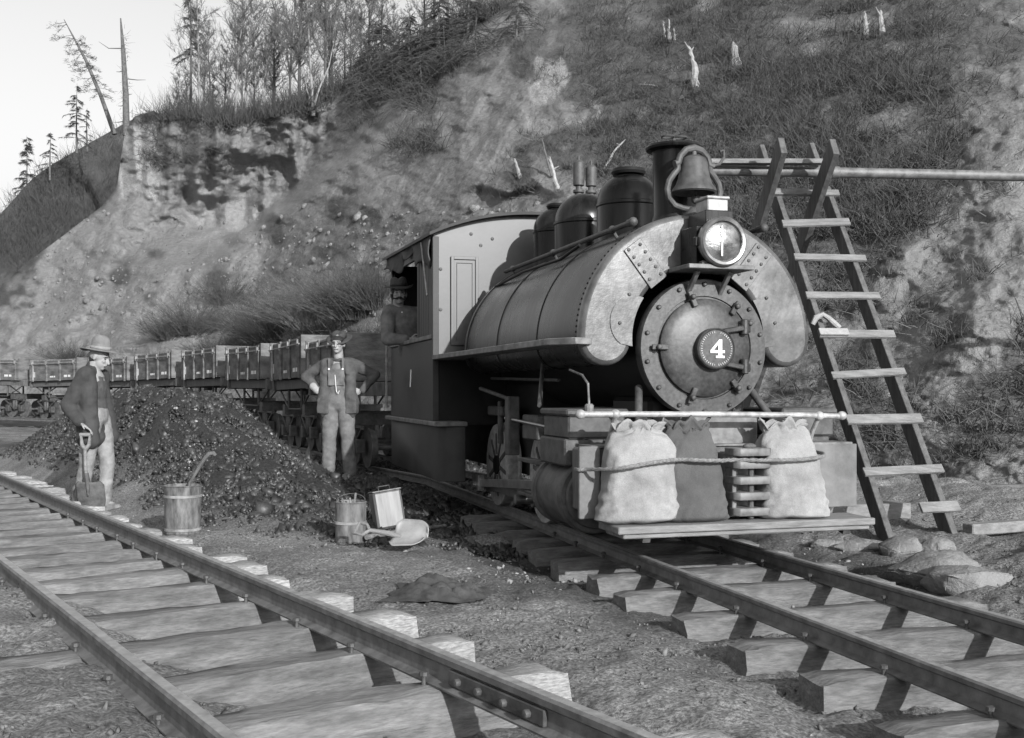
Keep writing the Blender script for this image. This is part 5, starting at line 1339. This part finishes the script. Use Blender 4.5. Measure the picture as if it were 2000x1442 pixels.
# engine driver leaning from the cab window
hp = at(779, 574, 12.25)
H2 = empty('person', (hp.x, hp.y, .84), math.radians(8), 'moustached engine driver with a pipe leaning out of the cab window', 'person', 'railway men in work clothes')
zz = hp.z - .84
HC = (0, 0, zz); HR = Rm(math.radians(4), -.02, .05)
m = M(); head(m, HC, HR, 1.08)
m.ell((.10, .06, zz - .36), (.18, .13, .22)).ell((.18, .12, zz - .62), (.15, .12, .2)).cap((-.10, .02, zz - .20), (.24, .08, zz - .22), .065)
m.ell((.25, .2, zz - .75), (.15, .11, .13))
for x in (.17, .33): m.cap((x, .22, zz - .8), (x + .02, .2, zz - 1.1), .078, .055); m.cap((x + .02, .2, zz - 1.1), (x + .02, .25, .09), .052, .036); m.cap((x + .02, .25, .04), (x + .02, .12, .03), .034, .03)
e1 = (-.13, -.10, zz - .52); w1 = (.12, -.17, zz - .53)
m.cap((-.12, .0, zz - .23), e1, .052, .044); m.cap(e1, w1, .044, .03); hand(m, w1, (1, -.1, 0), (0, -.1, 1), curl=.5)
m.cap((.24, .05, zz - .24), (.33, -.05, zz - .45), .05, .044); m.cap((.33, -.05, zz - .45), (.24, -.12, zz - .50), .044, .03)
blob(m, 'body', m_skin, H2, .007, 2)
face_bits(HC, HR, H2, 1.08, True)
m = M().ell((0, .02, zz + .03), (.092, .105, .085)).ell((0, .04, zz - .02), (.09, .08, .09)); blob(m, 'hair', m_hair, H2, .009, 2)
hat((.0, .0, zz + .075), Rm(0, .10, -.06), H2, m_hat, .165, .098, .115, .03)
m = M().ell((.10, .06, zz - .36), (.20, .15, .23)).ell((.16, .10, zz - .62), (.17, .14, .2)).cap((-.10, .02, zz - .20), (.24, .08, zz - .22), .082)
m.cap((-.12, .0, zz - .24), e1, .085, .075, 14).cap(e1, (.07, -.165, zz - .53), .074, .058, 14).cap((.25, .05, zz - .24), (.33, -.05, zz - .45), .08, .07).cap((.33, -.05, zz - .45), (.26, -.11, zz - .50), .07, .06)
M().lathe([(.008, 0), (.008, -.004)], (.03, -.135, zz - .22), (0, 1, 0), 8).build('shirt_button', m_white, H2)
blob(m, 'shirt', m_denim, H2, .012, 3, wrinkle(.007, 8, 41))
m = M()
for x in (.17, .33): m.cap((x, .22, zz - .78), (x + .02, .2, zz - 1.1), .10, .085); m.cap((x + .02, .2, zz - 1.1), (x + .02, .25, .10), .085, .075)
m.ell((.25, .2, zz - .78), (.18, .14, .15)); blob(m, 'trousers', m_denimd, H2, .016, 3)
m = M().tube([(-.02, -.105, zz - .066), (-.08, -.15, zz - .062)], .006, 8).tube([(-.08, -.15, zz - .062), (-.085, -.155, zz - .02)], [.014, .019], 10)
tag(m.build('tobacco_pipe', m_hair, loc=H2.location, rz=H2.rotation_euler[2]), 'tobacco pipe held in the mouth of the engine driver', 'tobacco pipe')
# ---------------------------------------------------------------- trees, snags and shrubs
def bare_tree_parts(h, seed, spread=.35, n1=26, n2=9, n3=7, r0=.07):
    global RNG
    rs = np.random.default_rng(seed)
    bend = rs.normal(0, .04, 3); bend[2] = 0
    trunkP = [Vector((bend[0] * t * h * t + .05 * math.sin(t * 5 + seed) * t, bend[1] * t * t * h, -.3 + (h + .3) * t)) for t in np.linspace(0, 1, 12)]
    trunk = M().tube(trunkP, [r0 * (1 - .85 * t) for t in np.linspace(0, 1, 12)], 7)
    tz = rs.uniform(.22, 1, n1) ** .8
    B = np.array([[bend[0] * t * t * h + .05 * math.sin(t * 5 + seed) * t, bend[1] * t * t * h, -.3 + (h + .3) * t] for t in tz])
    ang = rs.uniform(0, 2 * math.pi, n1); D = np.stack([np.cos(ang), np.sin(ang), rs.uniform(.6, 1.5, n1)], -1)
    Ln = h * spread * (1.15 - tz) * rs.uniform(.6, 1.1, n1) + .3
    cv = np.stack([np.zeros(n1), np.zeros(n1), rs.uniform(0, .4, n1)], -1)
    V1, F1, P1 = strands(B, D, Ln, r0 * .28, cv, K=5)
    def kids(P, n, ln, r, L0, K):
        N, k = P.shape[:2]
        i = np.repeat(np.arange(N), n); t = rs.integers(1, k, len(i)); f = rs.uniform(0, 1, len(i))[:, None]
        b = P[i, t - 1] * (1 - f) + P[i, t] * f; d = P[i, t] - P[i, t - 1]; d /= np.linalg.norm(d, axis=1, keepdims=True)
        d = d + rs.normal(0, .55, d.shape) + [0, 0, .25]
        return strands(b, d, L0[i] * ln * rs.uniform(.4, 1, len(i)), r, rs.normal(0, .15, d.shape), K=K), L0[i] * ln
    (V2, F2, P2), L2 = kids(P1, n2, .5, r0 * .15, Ln, 3)
    (V3, F3, P3), L3 = kids(P2, n3, .6, r0 * .10, L2, 2)
    return trunk, cat_mesh([(V1, F1), (V2, F2), (V3, F3)])
def conifer_parts(h, seed, R0=.30, n=70, r0=.09, bare=.15, dens=34, droop=.35):
    rs = np.random.default_rng(seed)
    trunk = M().tube([(0.03 * math.sin(t * 4 + seed), 0, -.3 + (h + .3) * t) for t in np.linspace(0, 1, 9)], [r0 * (1 - .9 * t) for t in np.linspace(0, 1, 9)], 8)
    t = np.sort(rs.uniform(bare, .98, n)); ang = rs.uniform(0, 2 * math.pi, n)
    Ln = h * R0 * (1.05 - t) ** .8 * rs.uniform(.55, 1.1, n)
    B = np.stack([0 * t, 0 * t, h * t], -1); D = np.stack([np.cos(ang), np.sin(ang), rs.uniform(-.1, .25, n)], -1)
    cv = np.stack([0 * t, 0 * t, -droop * rs.uniform(.5, 1.2, n)], -1)
    V1, F1, P1 = strands(B, D, Ln, r0 * .2, cv, K=6)
    i = np.repeat(np.arange(n), dens); k = rs.integers(2, 7, len(i)); f = rs.uniform(0, 1, len(i))[:, None]
    b = P1[i, k - 1] * (1 - f) + P1[i, k] * f
    d = P1[i, k] - P1[i, k - 1]; d /= np.linalg.norm(d, axis=1, keepdims=True); d = d * .7 + rs.normal(0, .5, d.shape) * [1, 1, .35] + [0, 0, -.25]
    V2, F2, _ = strands(b, d, rs.uniform(.10, .26, len(i)) * h / 5, .016 * h / 5, rs.normal(0, .2, d.shape) - [0, 0, .2], K=2)
    return trunk, cat_mesh([(V1, F1), (V2, F2)])
def plant(name, parts, mt_trunk, mt_crown, label, cat, group, loc, rz=0, crown='crown'):
    r = empty(name, loc, rz, label, cat, group)
    parts[0].build('trunk', mt_trunk, r, smooth=60)
    npmesh(crown, parts[1][0], parts[1][1], mt_crown, False, parent=r)
    return r
def put(proto, loc, rz, sc, label, first):
    o = proto if first else copytree(proto)
    o.location = loc; o.rotation_euler = (0, 0, rz); o.scale = (sc, sc, sc); o['label'] = label
    return o
protos = [plant('bare_tree', bare_tree_parts(6, s, sp, n1), mt, m_bough, 'x', 'tree', 'bare trees along the ridge', (0, 0, 0)) for s, sp, n1, mt in ((1, .30, 34, m_bark), (2, .26, 36, m_bark), (3, .36, 30, m_birch), (4, .26, 30, m_bark), (5, .30, 36, m_bark))]
used = set()
def ridge(px, back):
    """a point on the flat ground behind the edge of the bluff"""
    y = float(ytop(px)); D = float(hillD(px, y)) + back
    D0_ = float(hillD(px, y)); z = EYE + (HZ - y) / F * D0_ + (.15 * min(back, 1.5) / 1.5 + .03 * back)
    return Vector(((px - 1000) / F * D, D, z - .1))
sp = []
rr = random.Random(5)
for px in [345, 362, 395, 418, 433, 455, 478, 497, 520, 541, 562, 580, 634, 655, 676, 700, 722, 744, 770, 800, 825, 850, 880, 905, 940, 975, 1010, 1060, 388, 468, 530, 590, 645, 690]:
    sp.append((px + rr.uniform(-6, 6), rr.uniform(.3, 5.5)))
sp.sort()
for i, (px, back) in enumerate(sp):
    if 600 < px < 622: continue
    k = rr.randrange(5) if i > 5 else i % 5
    want = np.interp(px, [340, 400, 500, 600, 700, 900, 1060], [3.2, 4.2, 5.0, 5.6, 4.6, 3.8, 3.2]) * rr.uniform(.9, 1.5)
    where = 'left end' if px < 430 else 'left half' if px < 560 else 'middle' if px < 700 else 'right half' if px < 860 else 'right end'
    put(protos[k], ridge(px, back), rr.uniform(0, 6), want / 6, f'{ORD[min(i, 26)] if i < 27 else ["twenty-eighth","twenty-ninth","thirtieth","thirty-first","thirty-second","thirty-third","thirty-fourth"][i-27]} bare tree from the left on the ridge, in its {where}', k not in used); used.add(k)
# pale forked tree
P = ridge(612, .2)
m = M().tube([(0, 0, -.3), (-.08, 0, 1.2), (-.2, 0, 3.2), (-.3, 0, 5.2)], [.09, .07, .045, .01], 8).tube([(0, 0, 0), (.25, 0, .9), (.7, .1, 2.0), (.95, .1, 3.2)], [.07, .05, .03, .01], 7).tube([(0, 0, .1), (-.3, 0, .9), (-.45, -.1, 2.0)], [.04, .03, .01], 6)
_, cr = bare_tree_parts(5.2, 31, .3, 26)
plant('forked_tree', (m, cr), m_snag, m_twigl, 'pale forked tree whose white trunk divides right at the ridge edge', 'tree', None, P)
# the tall snag, the leaning tree, the tall thin conifer and the conifers on the left
P = at(247, 246, 66)
m = M().tube([(0, 0, -.6), (-.05, 0, 2), (-.2, 0, 4.6), (-.36, 0, 6.6)], [.22, .18, .13, .04], 10)
for z, x, l in ((4.75, -1, 1.5), (3.4, -1, .5), (2.9, 1, 1.3), (1.3, -1, .5), (2.0, 1, .4), (.3, -1, .9)):
    m.tube([(-.05 * z, 0, z), (-.05 * z + x * l * .6, .1, z - .06 + .1 * (l > 1.4)), (-.05 * z + x * l, .1, z + (.45 if l > 1.4 else -.05))], [.04, .025, .01], 5)
rs_ = np.random.default_rng(8); n = 120; B = np.stack([rs_.normal(-.1, .1, n), rs_.normal(0, .1, n), rs_.uniform(.2, 6, n)], -1)
V, Fq, _ = strands(B, rs_.normal(0, 1, (n, 3)), .35, .012, rs_.normal(0, .2, (n, 3)), K=2)
plant('tall_snag', (m, (V, Fq)), m_bark, m_twig, 'tall bare straight snag standing at the very corner of the bluff', 'dead tree', None, P, crown='broken_twigs')
P = at(224, 248, 72)
L_ = [(0, 0, -.5), (-.9, 0, 2.0), (-1.9, 0, 4.4), (-2.7, 0, 5.9), (-3.4, 0, 7.2)]
m = M().tube(L_, [.16, .13, .10, .06, .02], 9)
n = 46; t = rs_.uniform(.3, 1, n); B = np.stack([-3.3 * t, 0 * t, 7.0 * t], -1)
V1, F1, P1 = strands(B, np.stack([rs_.normal(0, 1, n), rs_.normal(0, .6, n), rs_.normal(-.1, .2, n)], -1), rs_.uniform(.4, 1.3, n), .02, np.zeros((n, 3)) - [0, 0, .2], K=4)
i = np.repeat(np.arange(n), 26); b = P1[i, rs_.integers(2, 5, len(i))] + rs_.normal(0, .07, (len(i), 3))
V2, F2, _ = strands(b, rs_.normal(0, 1, (len(i), 3)) * [1, 1, .3], rs_.uniform(.08, .3, len(i)), .014, np.zeros((len(i), 3)), K=2)
plant('leaning_tree', (m, cat_mesh([(V1, F1), (V2, F2)])), m_bark, m_needle, 'thin conifer leaning far left over the far slope', 'tree', None, P)
def con(px, py, D, h, seed, label, **kw):
    return plant('conifer', conifer_parts(h, seed, **kw), m_bark, m_needle, label, 'tree', 'evergreens along the skyline', at(px, py, D))
con(150, 292, 78, 4.8, 3, 'open layered conifer below the leaning tree, second from the left', R0=.34, n=34, dens=60)
con(98, 345, 82, 3.4, 4, 'low ragged conifer left of the open layered one', R0=.4, n=30, dens=60)
con(52, 440, 84, 7.0, 5, 'faint conifer at the left edge of the sky', R0=.22, n=50, dens=50)
con(170, 290, 80, 3.0, 15, 'slim conifer standing directly behind the open layered one', R0=.3, n=20, dens=60)
con(372, 236, 58, 7.6, 6, 'tallest conifer on the ridge, its thin top out of the picture', R0=.16, n=34, dens=40, bare=.45, r0=.10)
con(415, 236, 55, 1.9, 7, 'small dark fir among the bare trees on the left ridge', R0=.34, n=40, dens=40)
for j, (px, bk, h, lab) in enumerate(((705, 1, 2.2, 'dark bushy evergreen at the ridge edge, right of the pale forked tree'), (748, .2, 3.0, 'widest dark evergreen overhanging the top of the bare slope'), (800, -.6, 2.6, 'dark evergreen right of the widest one, on the slope brow'),
                                   (858, -1, 2.6, 'dark evergreen above the middle of the bare slope'), (915, -.5, 2.4, 'dark evergreen farthest right on the brow'), (655, 3, 1.8, 'small dark evergreen behind the pale forked tree'), (350, 1.2, 1.6, 'round dark evergreen bush at the left end of the ridge'))):
    plant('evergreen', conifer_parts(h, 50 + j, R0=.85, n=110, dens=70, bare=.0, droop=.45), m_bark, m_needle, lab, 'tree', 'evergreens along the skyline', ridge(px, bk) - Vector((0, 0, .6)))
for j, (px, py, h, lab) in enumerate(((700, 200, 1.6, 'dark hanging evergreen just below the pale forked tree brow'), (765, 178, 2.0, 'broad dark evergreen bush on the brow, right of the first hanging one'), (822, 190, 1.7, 'dark evergreen bush whose tip hangs lowest over the bare slope'),
                                   (868, 125, 2.2, 'dark evergreen bush above the lowest hanging one'), (735, 118, 2.0, 'dark evergreen bush high on the brow near the skyline'), (930, 100, 2.0, 'dark evergreen bush left of the pale scar'), (1010, 70, 1.8, 'dark evergreen bush above the pale scar'))):
    plant('evergreen_bush', conifer_parts(h, 80 + j, R0=1.15, n=120, dens=60, bare=-.1, droop=.5, r0=.05), m_bark, m_needle, lab, 'bush', 'evergreen bushes on the brow of the slope', hpt(px, py) - Vector((0, 0, .2)))
def clump(px, py, w, h, n, label, mt=None, lift=0, name='willow_shrub', seed=1, rad=.008):
    P = hpt(px, py); rs = np.random.default_rng(seed)
    n = int(n); B = rs.normal(0, w * .22, (n, 3)) * [1, .6, 0]
    D = np.stack([B[:, 0] / w * 2.6 + rs.normal(0, .22, n), B[:, 1] / w + rs.normal(0, .3, n) - .15, np.ones(n)], -1)
    V1, F1, P1 = strands(B - [0, 0, .1], D, h * rs.uniform(.55, 1.1, n), rad, np.stack([D[:, 0] * .3, rs.normal(0, .15, n), -np.abs(rs.normal(0, .2, n))], -1), K=5)
    i = np.repeat(np.arange(n), 5); k = rs.integers(1, 6, len(i)); b = P1[i, k]
    V2, F2, _ = strands(b, D[i] * [1.3, 1, .8] + rs.normal(0, .4, (len(i), 3)), h * .35 * rs.uniform(.4, 1, len(i)), rad * .6, rs.normal(0, .2, (len(i), 3)), K=3)
    r = empty(name, P, 0, label, 'shrub', 'leafless shrubs at the foot of the slope')
    npmesh('twigs', *cat_mesh([(V1, F1), (V2, F2)]), mt or m_twig, parent=r)
    st = M()
    for q in range(5): st.tube([(rs.normal(0, w * .12), rs.normal(0, .05), -.2), (rs.normal(0, w * .16), 0, h * .4)], [.025, .01], 6)
    st.build('stems', m_bark, r)
clump(545, 665, 1.7, 2.1, 520, 'dense round leafless shrub above the third dump wagon', seed=2)
clump(500, 655, 1.3, 1.6, 260, 'leafless shrub just left of the dense round one', seed=3)
clump(440, 590, 1.0, 1.4, 200, 'upright leafless shrub in the gully', seed=4)
clump(375, 650, 1.4, 1.6, 300, 'sprawling leafless shrub above the fifth dump wagon', seed=5)
clump(330, 660, 1.1, 1.1, 200, 'low leafless shrub left of the sprawling one', seed=6)
clump(700, 620, 1.5, 1.7, 420, 'dark leafless shrub beside the cab', seed=7)
clump(640, 600, 1.2, 1.6, 200, 'thin leafless shrub between the round shrub and the cab', m_twigl, seed=8)
clump(600, 640, 1.0, 1.8, 200, 'tall pale stemmed shrub right of the dense round one', m_twigl, seed=9)
clump(740, 600, 1.1, 1.5, 260, 'leafless shrub right behind the cab roof corner', seed=19)
clump(140, 712, 1.1, 1.1, 240, 'dark spiky tuft of shrub behind the man in the slouch hat', seed=10)
clump(420, 700, 1.6, .9, 300, 'low spreading shrub right above the fourth dump wagon', seed=11)
clump(620, 700, 1.2, .8, 220, 'low scrub behind the hat of the man in overalls', seed=12)
def snag(pts, r, label, name='dead_trunk', cat='dead tree', mt=None, D=None):
    D = D or float(hillD(*pts[0])) - .15
    P0_ = at(*pts[0], D); P = [at(x, y, D - .0 + .25 * i) - P0_ for i, (x, y) in enumerate(pts)]
    Q = []; Rq = []; rj = random.Random(int(pts[0][0]))
    for i in range(len(P) - 1):
        for k in range(4):
            t = k / 4; Q.append(P[i].lerp(P[i + 1], t) + Vector((rj.uniform(-1, 1), rj.uniform(-1, 1), 0)) * r * .22); Rq.append(r * (1 - .6 * (i + t) / (len(P) - 1)) * rj.uniform(.7, 1.15))
    Q.append(P[-1]); Rq.append(r * .12)
    mm = M().tube(Q, Rq, 7)
    for k in range(2):
        a_ = Q[rj.randrange(3, len(Q) - 2)]; mm.tube([a_, a_ + Vector((rj.uniform(-3, 3) * r, 0, rj.uniform(1, 3) * r))], [r * .3, r * .08], 5)
    o = mm.build(name, mt or m_snag, loc=P0_)
    tag(o, label, cat, 'bleached dead wood on the hillside')
snag([(1357, 172), (1358, 140), (1352, 112), (1345, 90)], .11, 'bleached curved dead trunk high on the slope above the smokestack')
snag([(1436, 132), (1433, 108), (1432, 82)], .10, 'left of the two short pale stubs high on the slope')
snag([(1445, 130), (1440, 108), (1437, 88)], .08, 'right of the two short pale stubs high on the slope')
snag([(1330, 190), (1345, 208), (1365, 216)], .08, 'short bent branch lying below the bleached curved trunk')
snag([(1016, 346), (1010, 328), (1005, 310)], .07, 'pale slanting stub above the cab roof')
snag([(1090, 372), (1082, 340), (1074, 306)], .07, 'dark split stump above the steam dome', mt=m_birch)
snag([(1078, 345), (1068, 310), (1058, 270)], .04, 'thin dark stem leaning left of the split stump', mt=m_bark)
snag([(1308, 80), (1306, 60), (1307, 38)], .07, 'middle of three pale stubs near the top edge')
snag([(1298, 74), (1297, 58), (1295, 42)], .05, 'left of three pale stubs near the top edge')
snag([(1317, 80), (1317, 68), (1316, 55)], .05, 'right of three pale stubs near the top edge')
snag([(1692, 72), (1691, 45), (1689, 22)], .10, 'left of a pair of pale trunks at the top right')
snag([(1722, 66), (1722, 40), (1720, 20)], .10, 'right of a pair of pale trunks at the top right')
snag([(1285, 168), (1262, 166), (1243, 165)], .035, 'thin pale branch lying level on the slope above the tank')
snag([(1180, 330), (1200, 295), (1222, 272)], .04, 'thin fallen pole slanting up behind the steam dome', mt=m_birch)
snag([(462, 612), (458, 600), (454, 592)], .03, 'short pale stake in the scrub above the wagons')
